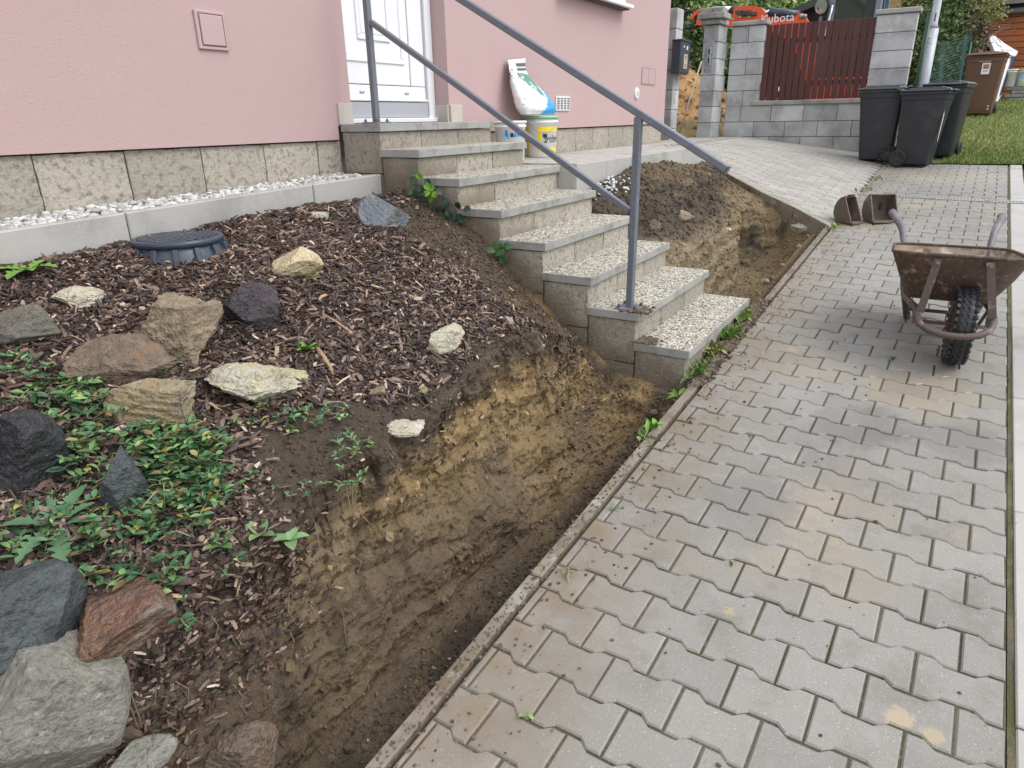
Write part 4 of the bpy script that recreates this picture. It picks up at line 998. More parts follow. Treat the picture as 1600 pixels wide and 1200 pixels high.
stone(562, 634, 308, 368, 'blue-grey slate block standing upright high on the mulch below the house', S_slate, 3, 7, .05, .7, .2, dmin=.5, rz=.5)
stone(424, 500, 388, 442, 'cream sandstone block with a flat top and yellow-green moss on its front', S_cream, 12, 9, .05, .8, .2, dmin=.55)
stone(486, 513, 331, 345, 'small white stone lying alone left of the slate block', S_pale, 5, 8, .10, base=I3)
stone(89, 158, 449, 490, 'porous cream-white stone above the left row of rocks', S_pale, 8, 5, .16, .8)
stone(220, 342, 466, 574, 'large tan craggy rock in the middle of the left rockery', S_tan, 21, 10, .13, .8, .25)
stone(356, 438, 446, 531, 'wet purplish-black split stone beside the tan rock', S_purp, 33, 9, .07, .7, .2, dmin=.5, rz=.3)
stone(120, 253, 522, 610, 'brown ridged rock leaning against the tan rock', S_brown, 41, 8, .11, .7, .25, tilt=(.3, 0))
stone(-18, 81, 480, 552, 'grey-brown rounded rock cut off by the left picture edge', S_gb, 52, 7, .08, .8, .3)
stone(178, 300, 593, 675, 'beige and olive rock half hidden in the periwinkle', S_olive, 63, 9, .10, .8, .25)
stone(335, 475, 560, 632, 'flat yellowish lichen-covered stone with a notch on its upper side', S_lich, 77, 9, .16, .9, .3, cmin=.22)
stone(671, 724, 511, 560, 'pale angular stone low on the mulch near the trench', S_pale, 81, 9, .10, .8, .25, base=I3)
stone(598, 662, 648, 684, 'pale rough stone sticking out at the lip of the trench', S_pale, 93, 9, .14, 1.2, .45, base=I3, cmin=.2)
stone(-40, 90, 645, 792, 'big wet black rock at the left picture edge above the thistle', S_black, 101, 9, .08, .8, .25)
stone(158, 238, 702, 812, 'wet dark grey rock surrounded by periwinkle leaves', S_dgrey, 113, 8, .07, .8, .25, dmin=.5)
stone(-50, 124, 900, 1075, 'large wet dark grey boulder resting on the flat granite stone', S_dgrey, 125, 7, .05, .8, .1, dmin=.62)
stone(116, 262, 930, 1042, 'wet reddish-brown rock with a pale lower edge', S_red, 131, 9, .10, .8, .25)
stone(-20, 178, 1010, 1215, 'light grey flat granite stone under the dark boulder in the bottom left corner', S_grey, 144, 7, .04, .75, .35, dmin=.5)
stone(165, 268, 1162, 1215, 'small grey stone at the bottom edge right of the granite stone', S_grey, 151, 8, .08, .8, .62)
stone(330, 432, 1138, 1225, 'earth-brown stone sticking out of the trench wall at the bottom edge', S_brown, 163, 8, .10, .8, .95, cmin=.15)
stone(785, 802, 494, 512, 'small pinkish pebble on the muddy bank beside the steps', smat('pink_pebble', (.36, .28, .25), (.45, .38, .34)), 171, 5, .06, base=I3)
stone(962, 984, 545, 592, 'pale elongated lump stuck in the soil below the second step', S_pale, 173, 7, .12, base=I3)
stone(578, 601, 604, 628, 'yellowish lump of clay on the mulch edge', S_olive, 175, 6, .12, base=I3)
stone(650, 668, 605, 622, 'tiny yellow-brown stone on the mulch edge', S_olive, 179, 6, .12, base=I3)
def hit_right(px, py, dz=0.):
    d = ray(px, py); Q = Pr2.reshape(-1, 3); t = Q@(d/np.dot(d, d)); e = np.linalg.norm(Q-t[:, None]*d, axis=1)
    ok = e < .03
    if not ok.any(): k = np.argmin(e)
    else: k = np.where(ok)[0][np.argmin(t[ok])]
    return Q[k]+np.array([0, 0, dz]), float(t[k])
GR = 'stones lying on the soil heap'
stone(1058, 1086, 325, 343, 'flat tan stone on the dark soil heap behind the railing post', S_tan, 183, 7, .1, hfun=hit_right, base=I3, grp=GR)
stone(1252, 1280, 338, 354, 'pale stone in the bank under the driveway kerb', S_pale, 187, 7, .1, hfun=hit_right, base=I3, grp=GR)
stone(1186, 1206, 432, 445, 'whitish stone on the floor of the far trench', S_pale, 191, 7, .1, hfun=hit_right, base=I3, grp=GR)
stone(1136, 1147, 352, 358, 'tiny cream stone on the trench face below the heap', S_cream, 195, 6, .1, hfun=hit_right, base=I3, grp=GR)
stone(1018, 1036, 340, 360, 'brown clod-like stone at the foot of the heap by the steps', S_brown, 197, 7, .1, hfun=hit_right, base=I3, grp=GR)
# white gravel pebbles spilt on the heap
n = 90; ps = []
for _ in range(n):
    p, s = hit_right(rnd.gauss(958, 18), rnd.gauss(284, 9)); ps.append(p)
v, f_, c_ = lumps(np.array(ps)+np.array([0, 0, .006]), RS.uniform(.006, .016, n), np.ones((n, 3))*.62*RS.uniform(.7, 1.1, (n, 1)), I1, RS, (1, 1, .8), .15)
tag(link('spilt_gravel', npmesh('spilt_gravel', v, [f_], M_grav, c_, True)), 'white gravel spilt on the soil heap beside the steps', 'gravel', None, 'stuff')

# ------------------------------------------------------------------ sticks on the mulch
M_stick = mat('pale_stick', (.33, .23, .13), .8, var=[(20, 4, (.20, .13, .08), .5, .7)])
def stick(pts, r, label):
    P_ = [hit_slope(a, b_, .012)[0] for a, b_ in pts]; b_ = B().tube([tuple(q) for q in P_], [r*(1-.3*i/len(P_)) for i in range(len(P_))], 6)
    o = link('stick', b_.mesh('stick', M_stick, True)); tag(o, label, 'stick', 'sticks on the mulch')
stick([(487, 478), (505, 492), (524, 502), (551, 521)], .006, 'pale crooked stick on the mulch above the weed')
stick([(496, 545), (507, 560), (521, 585)], .010, 'thick split stick standing out right of the small weed')
stick([(546, 398), (560, 409), (580, 424)], .004, 'thin pale twig below the slate block')
stick([(694, 428), (705, 433), (719, 440)], .009, 'short pale wood splinter high on the mulch bank')
stick([(622, 372), (640, 385), (663, 398)], .006, 'brown twig below the blue-grey slate')
stick([(70, 612), (100, 616), (140, 615), (180, 611), (215, 612)], .006, 'long bare vine stem lying across the periwinkle')

# ------------------------------------------------------------------ plastic manhole
M_mh = mat('dark_blue_plastic', (.040, .052, .075), .32, coords='OBJ', var=[(8, 4, (.075, .09, .115), .52, .72)], bump=[(30, .1, .004)], rvar=(5, .4, .65, .2, .5))
mc = on_z(278, 373, -.440); mh = thing('manhole', 'round dark blue plastic manhole lid with raised collar in the mulch', 'manhole', tuple(mc))
part('lid', B().lathe([(.170, -.016), (.178, -.010), (.178, .004), (.172, .010), (.16, .010), (.156, .006), (.0, .006)], 48, cap=False), M_mh, mh, True, False)
b = B()
for r in np.arange(-.12, .121, .03):
    L_ = math.sqrt(.15**2-r*r); b.box((r, 0, .0075), (.010, 2*L_, .005)); b.box((0, r, .0076), (2*L_, .010, .005))
part('lid_rib', b, M_mh, mh, False, False)
part('collar', B().lathe([(.160, -.014), (.166, -.02), (.195, -.075), (.206, -.08), (.208, -.11), (.208, -.25)], 48), M_mh, mh, True, False)
for k in range(14):
    a = 2*math.pi*k/14; Mx = Matrix.Rotation(a, 4, 'Z') @ Matrix.Translation((.187, 0, -.052)) @ Matrix.Rotation(-.32, 4, 'Y')
    part('rib', B().box((0, 0, 0), (.02, .022, .070), Mx, .003), M_mh, mh, False, False)
# ------------------------------------------------------------------ wheelbarrow
M_rust = mat('rusty_tray_steel', (.075, .048, .036), .75, coords='OBJ', var=[(5, 5, (.115, .072, .050), .45, .65), (13, 5, (.30, .25, .20), .595, .70), (40, 4, (.16, .10, .07), .56, .68), (3, 3, (.05, .032, .026), .5, .7)], bump=[(60, .4, .004)])
M_tube = mat('worn_tube_paint', (.085, .060, .055), .55, coords='OBJ', var=[(11, 5, (.26, .225, .195), .56, .66), (30, 4, (.12, .07, .05), .5, .7)], bump=[(80, .2, .002)])
M_hand = mat('handle_tube', (.115, .105, .125), .45, coords='OBJ', var=[(9, 4, (.20, .185, .20), .55, .7)])
M_tyre = mat('tyre_rubber', (.020, .022, .026), .5, coords='OBJ', var=[(7, 5, (.05, .053, .06), .52, .70), (22, 4, (.16, .15, .13), .68, .78)], bump=[(40, .2, .003)], rvar=(6, .4, .65, .3, .6))
M_rim = mat('rusty_rim', (.17, .055, .032), .7, coords='OBJ')
M_mort = mat('tray_inside', (.26, .205, .155), .85, coords='OBJ', var=[(9, 5, (.48, .42, .34), .5, .62), (14, 5, (.13, .08, .055), .52, .66)], bump=[(40, .6, .006)])
wbar = thing('wheelbarrow', 'rusty old wheelbarrow parked on the paved path, wheel towards the viewer', 'wheelbarrow', (3.952, -.179, -1.195), math.radians(3))
c0 = .062
def loop_rect(u0, u1, hw0, hw1, z0, z1, r, n=5, c=c0, jit=0):
    """rounded tray outline: front edge at u0 (half width hw0, height z0), rear at u1"""
    pts = []
    for (cu, cv, a0) in ((u0+r, hw0-r, 90), (u0+r, -(hw0-r), 180), (u1-r, -(hw1-r), 270), (u1-r, hw1-r, 0)):
        for k in range(n):
            a = math.radians(a0+90*k/(n-1)); u = cu+r*math.cos(a); v = cv+r*math.sin(a)
            t = (u-u0)/(u1-u0); pts.append((u, c+v, z0+(z1-z0)*t))
    return pts
rim = loop_rect(-.085, .80, .292, .285, .553, .462, .13, 7)
mid_ = loop_rect(-.02, .70, .245, .245, .44, .33, .11, 7)
bot = loop_rect(.085, .56, .175, .185, .300, .215, .08, 7)
rim_i = [(u+(.012 if u < .35 else -.012), v-(.012 if v > c0 else -.012), z) for u, v, z in rim]
n = len(rim); b = B()
b.add(rim+mid_+bot, [(i, (i+1) % n, n+(i+1) % n, n+i) for i in range(n)]+[(n+i, n+(i+1) % n, 2*n+(i+1) % n, 2*n+i) for i in range(n)]+[tuple(range(2*n, 3*n))])
me = b.mesh('tray', [M_rust, M_mort]); tr = part('tray', me, None, wbar, True, False)
md = tr.modifiers.new('solid', 'SOLIDIFY'); md.thickness = .004; md.offset = 1; md.material_offset = 1; md.material_offset_rim = 0
b = B().tube(rim+[rim[0]], .0085, 8); part('rolled_rim', b, M_rust, tr, True, False)
# mortar crust left in the tray
b = B(); V = []; F = []
mi2 = [(u+(.006 if u < .3 else -.006), v-(.006 if v > c0 else -.006), z+.004) for u, v, z in bot]
b.add(mi2+[(.33, c0, .262)], [(i, (i+1) % n, n) for i in range(n)]); part('mortar_crust', b, M_mort, tr, True, False)
# undercarriage tube: round the wheel, under the tray, up to both handles
def side(sg):
    return [(-.235, c0-.02+sg*.05, .205), (-.22, c0-.02+sg*.105, .215), (-.185, c0-.02+sg*.145, .235), (-.12, c0-.02+sg*.160, .262), (.0, c0-.015+sg*.165, .272), (.16, c0-.005+sg*.178, .262), (.36, c0+sg*.19, .238), (.56, c0+sg*.20, .245), (.70, c0+.01+sg*.208, .345), (.82, c0+.02+sg*.218, .468), (.90, c0+.025+sg*.235, .535), (.99, c0+.03+sg*.262, .575), (1.08, c0+.032+sg*.284, .592), (1.20, c0+.033+sg*.293, .592)]
L_, R_ = side(1), side(-1)
path_ = L_[:9][::-1]+[(-.238, c0-.02, .203)]+R_[:9]
part('frame_tube', B().tube(path_, .0165, 12), M_tube, wbar, True, False)
for S_ in (L_, R_): part('handle', B().tube(S_[8:], [.0165, .0168, .0175, .021, .0225, .0225], 12), M_hand, wbar, True, False)
for sg in (1, -1):
    part('leg', B().tube([(.50, c0+sg*.195, .235), (.56, c0+sg*.17, .14), (.625, c0+sg*.150, .056)], [.018, .019, .02], 10), M_tube, wbar, True, False)
    b = B().bar((-.115, c0-.022+sg*.150, .272), (-.092, c0-.01+sg*.105, .535), .034, .007, (-1, 0, 0)); br = part('brace', b, M_tube, wbar, False, False)
    part('bolt', B().lathe([(.010, 0), (.010, .006), (.004, .009)], 8, Matrix.Translation((-.098, c0-.01+sg*.107, .515)) @ Matrix.Rotation(-math.pi/2, 4, 'Y')), M_hand, br, False, False)
    b = B().bar((.12, c0+sg*.178, .262), (.30, c0+sg*.165, .12), .030, .006, (0, 1, 0)); part('strut', b, M_tube, wbar, False, False)
part('cross_bar', B().tube([(.60, c0-.155, .115), (.60, c0+.155, .115)], .011, 8), M_tube, wbar, True, False)
# wheel
wh = part('wheel', B().lathe([(.055, -.030), (.115, -.026), (.118, -.034), (.124, -.034), (.118, -.018), (.118, .018), (.124, .034), (.118, .034), (.115, .026), (.055, .030)], 28, Matrix.Translation((0, .0, .2)) @ Matrix.Rotation(math.radians(90), 4, 'X')), M_rim, wbar, True, False)
prof = []
for k in range(15):
    a = -math.pi*.5+math.pi*k/14; prof.append((.152+.040*abs(math.cos(a))**.75, .047*math.sin(a)*1.0))
prof = [(.118, -.036)]+prof+[(.118, .036)]
MW = Matrix.Translation((0, 0, .2)) @ Matrix.Rotation(math.radians(90), 4, 'X')
ty = part('tyre', B().lathe(prof, 56, MW, False), M_tyre, wh, True, False)
b = B()
for k in range(34):
    for sg in (-1, 1):
        a = 2*math.pi*(k+(.5 if sg > 0 else 0))/34
        Mx = MW @ Matrix.Rotation(a, 4, 'Z') @ Matrix.Translation((.1825, 0, sg*.034)) @ Matrix.Rotation(sg*.55, 4, 'Y') @ Matrix.Rotation(sg*.22, 4, 'X')
        b.box((0, 0, 0), (.016, .020, .031), Mx, .002)
for k in range(68):
    a = 2*math.pi*k/68; Mx = MW @ Matrix.Rotation(a, 4, 'Z') @ Matrix.Translation((.193, 0, (.003 if k % 2 else -.003)))
    for dz_ in (-.0115, .0115): b.box((0, 0, dz_), (.010, .0195, .0095), Mx, .001)
part('tread', b, M_tyre, wh, False, False)
part('axle', B().tube([(0, -.15+c0-.02, .2), (0, .17+c0-.02, .2)], .009, 8), M_tube, wh, True, False)
for sg in (-1, 1): part('axle_bracket', B().bar((0, c0-.018+sg*.160, .285), (0, c0-.02+sg*.155, .185), .028, .006, (1, 0, 0)), M_tube, wbar, False, False)

# ------------------------------------------------------------------ two digger buckets left on the path
M_dig = mat('digger_bucket_steel', (.125, .095, .078), .7, coords='OBJ', var=[(10, 5, (.22, .175, .14), .5, .66), (5, 4, (.065, .045, .036), .52, .7)], bump=[(50, .5, .005)])
M_dblk = mat('black_pin_steel', (.018, .018, .02), .5)
def digger(label, loc, rz, wd, sc, ears):
    t = thing('digger_bucket', label, 'digger bucket', loc, rz, 'digger buckets left on the path')
    ctrl = [(.135, .012), (.06, .0), (-.03, .004), (-.085, .035), (-.112, .09), (-.108, .15), (-.085, .205), (-.045, .245), (.01, .262)]
    ctrl = [(x*sc, z*sc) for x, z in ctrl]; th_ = .012; V = []; F = []
    for i, (x, z) in enumerate(ctrl):
        t0 = Vector(ctrl[min(i+1, len(ctrl)-1)])-Vector(ctrl[max(i-1, 0)]); nrm = Vector((-t0.y, t0.x)).normalized()
        for (ox, oz) in ((x, z), (x-nrm.x*-th_, z-nrm.y*-th_)):
            for y in (-wd/2, wd/2): V.append((ox, y, oz))
    m = len(ctrl)
    for i in range(m-1):
        a = 4*i; c = a+4; F += [(a, a+1, c+1, c), (a+2, c+2, c+3, a+3), (a, c, c+2, a+2), (a+1, a+3, c+3, c+1)]
    F += [(0, 2, 3, 1), (4*(m-1), 4*(m-1)+1, 4*(m-1)+3, 4*(m-1)+2)]
    part('shell', B().add(V, F), M_dig, t, False, False)
    for y in (-wd/2-.005, wd/2+.005):
        b = B().prism([(x, z) for x, z in ctrl], y+.005, 1, y-.005); part('side_plate', b, M_dig, t, False, False)
    part('cutting_lip', B().box((.125*sc, 0, .008*sc), (.05, wd+.016, .016)), M_dig, t, False, False)
    if ears:
        for y in (-.045, .045):
            b = B().prism([(-.10*sc, .10*sc), (-.185*sc, .13*sc), (-.20*sc, .17*sc), (-.16*sc, .20*sc), (-.095*sc, .20*sc)], y+.008, 1, y-.008); part('ear', b, M_dblk, t, False, False)
        part('pin', B().tube([(-.17*sc, -.08, .165*sc), (-.17*sc, .08, .165*sc)], .014, 10), M_dblk, t, True, False)
        part('pin', B().tube([(-.135*sc, -.075, .115*sc), (-.135*sc, .075, .115*sc)], .012, 10), M_dblk, t, True, False)
    else:
        part('ear', B().bar((-.04*sc, 0, .26*sc), (.03*sc, 0, .285*sc), .06, .012), M_dblk, t, False, False)
    return t
p = on_z(1322, 347, -.936); digger('narrow rusty digger bucket standing on the path kerb by the trench corner', (p[0], p[1], zp(p[0])+.003), math.radians(-125), .12, .86, False)
p = on_z(1372, 347, -.936); digger('wider rusty digger bucket with black mounting ears behind the wheelbarrow', (p[0]+.02, p[1], zp(p[0])+.003), math.radians(214), .22, .88, True)
# ------------------------------------------------------------------ block wall with slatted fence panel, gate pillar, mailbox
M_blk1 = mat('grey_wall_block', (.44, .446, .452), .85, var=[(3.5, 4, (.29, .29, .288), .45, .68), (60, 3, (.2, .2, .198), .66, .76), (9, 4, (.46, .455, .445), .58, .74)], bump=[(110, .35, .004)], rand=.2)
M_mort2 = mat('dark_mortar', (.075, .075, .075), .95)
M_cap = mat('cap_stone', (.33, .325, .31), .85, var=[(5, 5, (.19, .185, .175), .45, .68)], bump=[(90, .3, .004)], rand=.08)
XF = 11.5; CZ = [-.76, -.54, -.317, -.10, .127]
fence = thing('block_fence', 'grey concrete block wall with a dark red wooden slat panel', 'fence', (XF, 2., -.5))
def fblock(x0, x1, y0, y1, z0, z1, root=None):
    b = B().box(((x0+x1)/2, (y0+y1)/2, (z0+z1)/2), (x1-x0-.006, y1-y0-.006, z1-z0-.007), None, .006); return part('block', b, M_blk1, root or fence)
def run(y0, y1, z0, z1, first, x0=XF, L=.46, root=None, xw=.2):
    y = y1; k = first
    while y > y0+.01:
        yn = max(y-k, y0)
        if yn-y0 < .06: yn = y0
        fblock(x0, x0+xw, yn, y, z0, z1, root); y = yn; k = L
Y0, Y1, Y2, Y3 = .72, 1.215, 2.685, 3.165
for i in range(4): run(Y0, Y3, CZ[i], CZ[i+1], (.46, .24, .46, .24)[i])
zz = [.127, .345, .565, .785, 1.01, 1.235]
for i in range(5):
    run(Y2, Y3, zz[i], zz[i+1], (.25, .49, .25, .49, .25)[i] if i != 1 and i != 3 else .49)
    fblock(XF, XF+.2, Y0, Y1, zz[i]+.0, zz[i+1])
for i in range(9):
    z0 = ([-.54]+CZ[2:4]+zz)[i]; z1 = (CZ[2:4]+zz+[1.235])[i] if i < 8 else 1.235
    if z1-z0 < .05: continue
    fblock(11.05, XF-.002 if i % 2 else XF+.10, 3.225 if i % 2 else 3.225, 3.45, z0, z1)
part('mortar', B().box((XF+.10, (Y0+Y3)/2, -.30), (.18, Y3-Y0-.01, .84)).box((XF+.10, (Y2+Y3)/2, .68), (.18, Y3-Y2-.02, 1.09)).box((XF+.10, (Y0+Y1)/2, .68), (.18, Y1-Y0-.02, 1.09)).box((11.28, 3.337, .35), (.44, .205, 1.75)), M_mort2, fence)
part('cap_stone', B().box((XF+.10, (Y1+Y2)/2+.02, .165), (.26, Y2-Y1+.14, .062), None, .008), M_cap, fence)
part('cap_stone', B().box((XF+.10, (Y2+Y3)/2-.01, 1.268), (.27, Y3-Y2+.05, .060), None, .008), M_cap, fence)
part('cap_stone', B().box((XF+.10, (Y0+Y1)/2, 1.268), (.27, Y1-Y0+.05, .060), None, .008), M_cap, fence)
part('cap_stone', B().box((11.20, 3.34, 1.272), (.42, .30, .060), None, .008), M_cap, fence)
part('cap_stone', B().box((11.10, 3.33, 1.345), (.34, .40, .075), None, .008), M_cap, fence)
part('loose_block', B().box((11.08, 3.42, 1.42), (.2, .17, .07), None, .006), M_cap, fence); part('loose_block', B().box((11.09, 3.25, 1.418), (.2, .16, .066), None, .006), M_cap, fence)
M_slat = mat('dark_red_wood', (.075, .022, .020), .6, var=[(14, 4, (.10, .032, .028), .5, .7)], bump=[(60, .2, .003)], rand=.12, stretch=(1, 1, .15))
for k in range(16):
    y = Y2-.005-.0455-k*.0913; part('slat', B().box((XF+.075, y, .715), (.02, .0795 if k > 6 else .080, 1.02+(0 if k < 15 else -.01)), Matrix.Identity(4), .003), M_slat, fence)
for z in (.42, 1.0): part('fence_rail', B().box((XF+.105, (Y1+Y2)/2, z), (.03, Y2-Y1-.01, .07)), M_slat, fence)

gp_ = thing('gate_pillar', 'grey block gate pillar at the corner of the pink house', 'pillar', (10.1, 3.65, -.33))
for i in range(7):
    z0 = -.42+i*.255
    if i % 2: fblock(10.0, 10.27, 3.50, 3.93, z0, z0+.255, gp_)
    else: fblock(10.0, 10.13, 3.50, 3.93, z0, z0+.255, gp_); fblock(10.13, 10.27, 3.50, 3.93, z0, z0+.255, gp_)
part('mortar', B().box((10.135, 3.715, .45), (.25, .41, 1.7)), M_mort2, gp_)
M_mail = mat('anthracite_steel', (.045, .053, .066), .4)
mb = thing('mailbox', 'anthracite steel mailbox with a pale name label on the gate pillar', 'mailbox', (10.0, 3.42, .55))
part('body', B().box((10.05, 3.435, .745), (.40, .125, .40), None, .006), M_mail, mb)
part('hood', B().box((10.05, 3.428, .955), (.42, .145, .022), None, .005), M_mail, mb)
part('door_panel', B().box((10.05, 3.3695, .735), (.37, .006, .35), None, .002), M_mail, mb)
part('name_label', B().box((10.06, 3.3655, .70), (.15, .003, .18)), mat('label_beige', (.42, .36, .31), .6), mb)
b = B()
for r in range(5): b.box((10.06, 3.3635, .765-r*.022-(0.04 if r > 2 else 0)), (.10 if r != 2 else .06, .0015, .007))
part('label_text', b, mat('label_brown', (.18, .09, .07), .6), mb)
part('lock', B().lathe([(.014, 0), (.014, .006), (.009, .009)], 12, Matrix.Translation((9.96, 3.366, .875)) @ Matrix.Rotation(math.pi/2, 4, 'X')), M_white, mb)
part('bell_plate', B().box((10.10, 3.366, .87), (.05, .004, .045)), M_whitep, mb)
part('hinge_knob', B().box((10.215, 3.366, .75), (.02, .008, .14)), M_blk, mb)
M_galv = mat('galvanised_plate', (.36, .38, .40), .45, metal=.4, var=[(12, 4, (.28, .30, .33), .5, .7)])
lk = thing('lock_plate', 'galvanised gate latch plate screwed to the end of the block wall', 'lock plate', (11.04, 3.34, .85))
part('plate', B().box((11.041, 3.345, .835), (.010, .115, .46), None, .002), M_galv, lk)
part('keep', B().box((11.022, 3.335, .82), (.03, .05, .24), None, .004), M_galv, lk)
part('slot', B().box((11.0055, 3.335, .88), (.004, .018, .07)).box((11.0055, 3.335, .76), (.004, .018, .07)), M_blk, lk)
b = B()
for y in (3.30, 3.39):
    for z in (.63, 1.04, .84): b.box((11.034, y, z), (.006, .014, .014), None, .003)
part('screw', b, M_bolt, lk)

# ------------------------------------------------------------------ lawn
LV = []; gx = np.linspace(10.78, 24, 60); gy = np.linspace(-9, 9, 60)
def lawn_x0(y): return np.where(y > .08, np.where(y > .72, 11.75, 10.92), 10.78+.0*y) 
GX, GY = np.meshgrid(np.linspace(0, 1, 60), gy, indexing='ij'); x0_ = np.where(GY > .72, 11.75, 10.78); GX = x0_+GX*(24-x0_)
GZ = z_lawn(GX)+.015*fbm(np.stack([GX, GY, GX*0], -1), 1.2, 3, 3)
M_lawn = mat('lawn_soil', (.10, .14, .035), .95, var=[(3, 4, (.10, .115, .04), .45, .68), (30, 3, (.13, .12, .05), .55, .72)], bump=[(60, .8, .02)])
struct('lawn', npmesh('lawn', np.stack([GX, GY, GZ], -1).reshape(-1, 3), [grid_faces(60, 60)], M_lawn, None, True), 'sloping mown lawn beyond the end of the path', 'lawn')
n = 60000; gx_ = 10.80+11*RS.random(n)**1.7; gy_ = RS.uniform(-4.2, .72, n)
ok = ~((gx_ < 11.2) & (gy_ > .10)); gx_, gy_ = gx_[ok], gy_[ok]; n = len(gx_)
gz_ = z_lawn(gx_)+.015*fbm(np.stack([gx_, gy_, gx_*0], -1), 1.2, 3, 3); an = RS.uniform(0, 6.28, n); hh = RS.uniform(.025, .055, n); wd = RS.uniform(.004, .009, n)
p0 = np.stack([gx_, gy_, gz_-.004], 1); sd_ = np.stack([np.cos(an), np.sin(an), an*0], 1)*wd[:, None]; ln_ = np.stack([RS.normal(0, .02, n), RS.normal(0, .02, n), hh], 1)
V = np.stack([p0-sd_, p0+sd_, p0+ln_], 1).reshape(-1, 3)
patch = fbm(p0, .9, 3, 5); col = np.array([.165, .245, .055])+np.outer(sstep(-.3, .35, patch), np.array([.12, .075, .03])); col = col*RS.uniform(.6, 1.35, (n, 1)); dry = RS.random(n) < .16; col[dry] = np.array([.30, .26, .13])
M_grass = mat('grass_blade', (.1, .15, .03), .7, attr=True, spec=.3)
tag(link('grass', npmesh('grass', V, [np.arange(3*n).reshape(-1, 3)], M_grass, np.repeat(col, 3, 0))), 'short mown grass of the lawn', 'grass', None, 'stuff')

# ------------------------------------------------------------------ wheelie bins
M_binb = mat('black_bin_plastic', (.018, .020, .025), .42, coords='OBJ', var=[(6, 4, (.032, .035, .042), .5, .7)], bump=[(120, .08, .002)])
M_binl = mat('bin_lid_plastic', (.030, .034, .043), .35, coords='OBJ', var=[(6, 4, (.05, .055, .065), .5, .7)])
M_brown = mat('brown_bin_plastic', (.135, .070, .042), .5, coords='OBJ'); M_wheel = mat('bin_wheel', (.014, .014, .015), .6)
M_streak = mat('white_paint_stain', (.62, .60, .56), .6)
def wheelie(label, loc, rz, wd, dp, ht, m, ml, group, lidopen=0.):
    """front at -y; wheels at the rear (+y)"""
    t = thing('wheelie_bin', label, 'bin', loc, rz, group)
    zb = .03; tb, tt_ = .78, 1.0
    def ring(z, sx, sy, yo, r=.03):
        pts = []
        for cx, cy, a0 in ((1, -1, -90), (1, 1, 0), (-1, 1, 90), (-1, -1, 180)):
            for k in range(4): a = math.radians(a0+30*k); pts.append((cx*(sx/2-r)+r*math.cos(a), yo+cy*(sy/2-r)+r*math.sin(a), z))
        return pts
    rings = [ring(zb, wd*.80, dp*.70, .03), ring(zb+.02, wd*.82, dp*.72, .03), ring(ht*.16, wd*.835, dp*.75, .025), ring(ht*.82, wd*.96, dp*.94, .0), ring(ht*.825, wd*.985, dp*.965, .0), ring(ht*.90, wd, dp*.985, .0)]
    V = sum(rings, []); n = 16; F = [(i*n+k, i*n+(k+1) % n, (i+1)*n+(k+1) % n, (i+1)*n+k) for i in range(len(rings)-1) for k in range(n)]+[tuple(range(n))[::-1], tuple((len(rings)-1)*n+k for k in range(n))]
    body = part('body', B().add(V, F), m, t, True, False)
    me = body.data
    try: me.set_sharp_from_angle(angle=math.radians(30))
    except Exception: pass
    part('rim', B().box((0, 0, ht*.905), (wd+.035, dp+.02, .035), None, .012), ml, t, False, False)
    lid = B().box((0, -.005, ht*.935), (wd+.045, dp+.035, .034), None, .014).box((0, -.02, ht*.957), (wd*.86, dp*.80, .022), None, .010).box((0, -.02, ht*.975), (wd*.55, dp*.55, .014), None, .006)
    ld = part('lid', lid, ml, t, False, False)
    part('lid_handle', B().tube([(-wd*.36, -dp*.5, ht*.945), (-wd*.36, -dp*.5-.035, ht*.935), (wd*.36, -dp*.5-.035, ht*.935), (wd*.36, -dp*.5, ht*.945)], .012, 8), ml, ld, True, False)
    part('handle', B().tube([(-wd*.38, dp*.46, ht*.93), (-wd*.38, dp*.5+.05, ht*.96), (wd*.38, dp*.5+.05, ht*.96), (wd*.38, dp*.46, ht*.93)], .015, 8), ml, t, True, False)
    part('hinge', B().tube([(-wd*.47, dp*.5+.01, ht*.95), (wd*.47, dp*.5+.01, ht*.95)], .017, 8), ml, t, True, False)
    for sx in (-1, 1):
        Mx = Matrix.Translation((sx*wd*.44, dp*.34, .10)) @ Matrix.Rotation(math.pi/2, 4, 'Y')
        whl = part('wheel', B().lathe([(.02, -.02), (.075, -.022), (.085, -.026), (.10, -.02), (.103, 0), (.10, .02), (.085, .026), (.075, .022), (.02, .02)], 28, Mx), M_wheel, t, True, False)
        b = B()
        for k in range(6): b.box((.045, 0, sx*.021), (.05, .012, .008), Mx @ Matrix.Rotation(k*math.pi/3, 4, 'Z'))
        b.lathe([(.022, sx*.018), (.022, sx*.03)], 12, Mx); part('hub', b, M_binl, whl, False, False)
    part('axle', B().tube([(-wd*.44, dp*.34, .10), (wd*.44, dp*.34, .10)], .011, 8), M_bolt, t, True, False)
    return t
GB = 'black wheelie bins at the foot of the driveway'
b1 = wheelie('black wheelie bin nearest the slatted fence, leftmost of the three', (10.86, .93, float(z_drive(10.86, .93))-.004), math.radians(182), .47, .53, .955, M_binb, M_binl, GB)
b2 = wheelie('black wheelie bin in the middle with a whitish streak on its corner', (10.60, .40, zp(10.60)-.004), math.radians(-8), .47, .53, .955, M_binb, M_binl, GB)
b3 = wheelie('black wheelie bin half hidden behind the middle one, at the lawn edge', (11.22, .20, float(z_lawn(11.22))-.01), math.radians(-100), .48, .54, .955, M_binb, M_binl, GB)
for t in (b2,):
    part('paint_streak', B().add([(-.205, -.232, .30), (-.18, -.236, .42), (-.19, -.246, .62), (-.223, -.245, .66), (-.225, -.240, .5), (-.222, -.232, .33)], [(0, 1, 2, 3, 4, 5)]), M_streak, t, False, False)
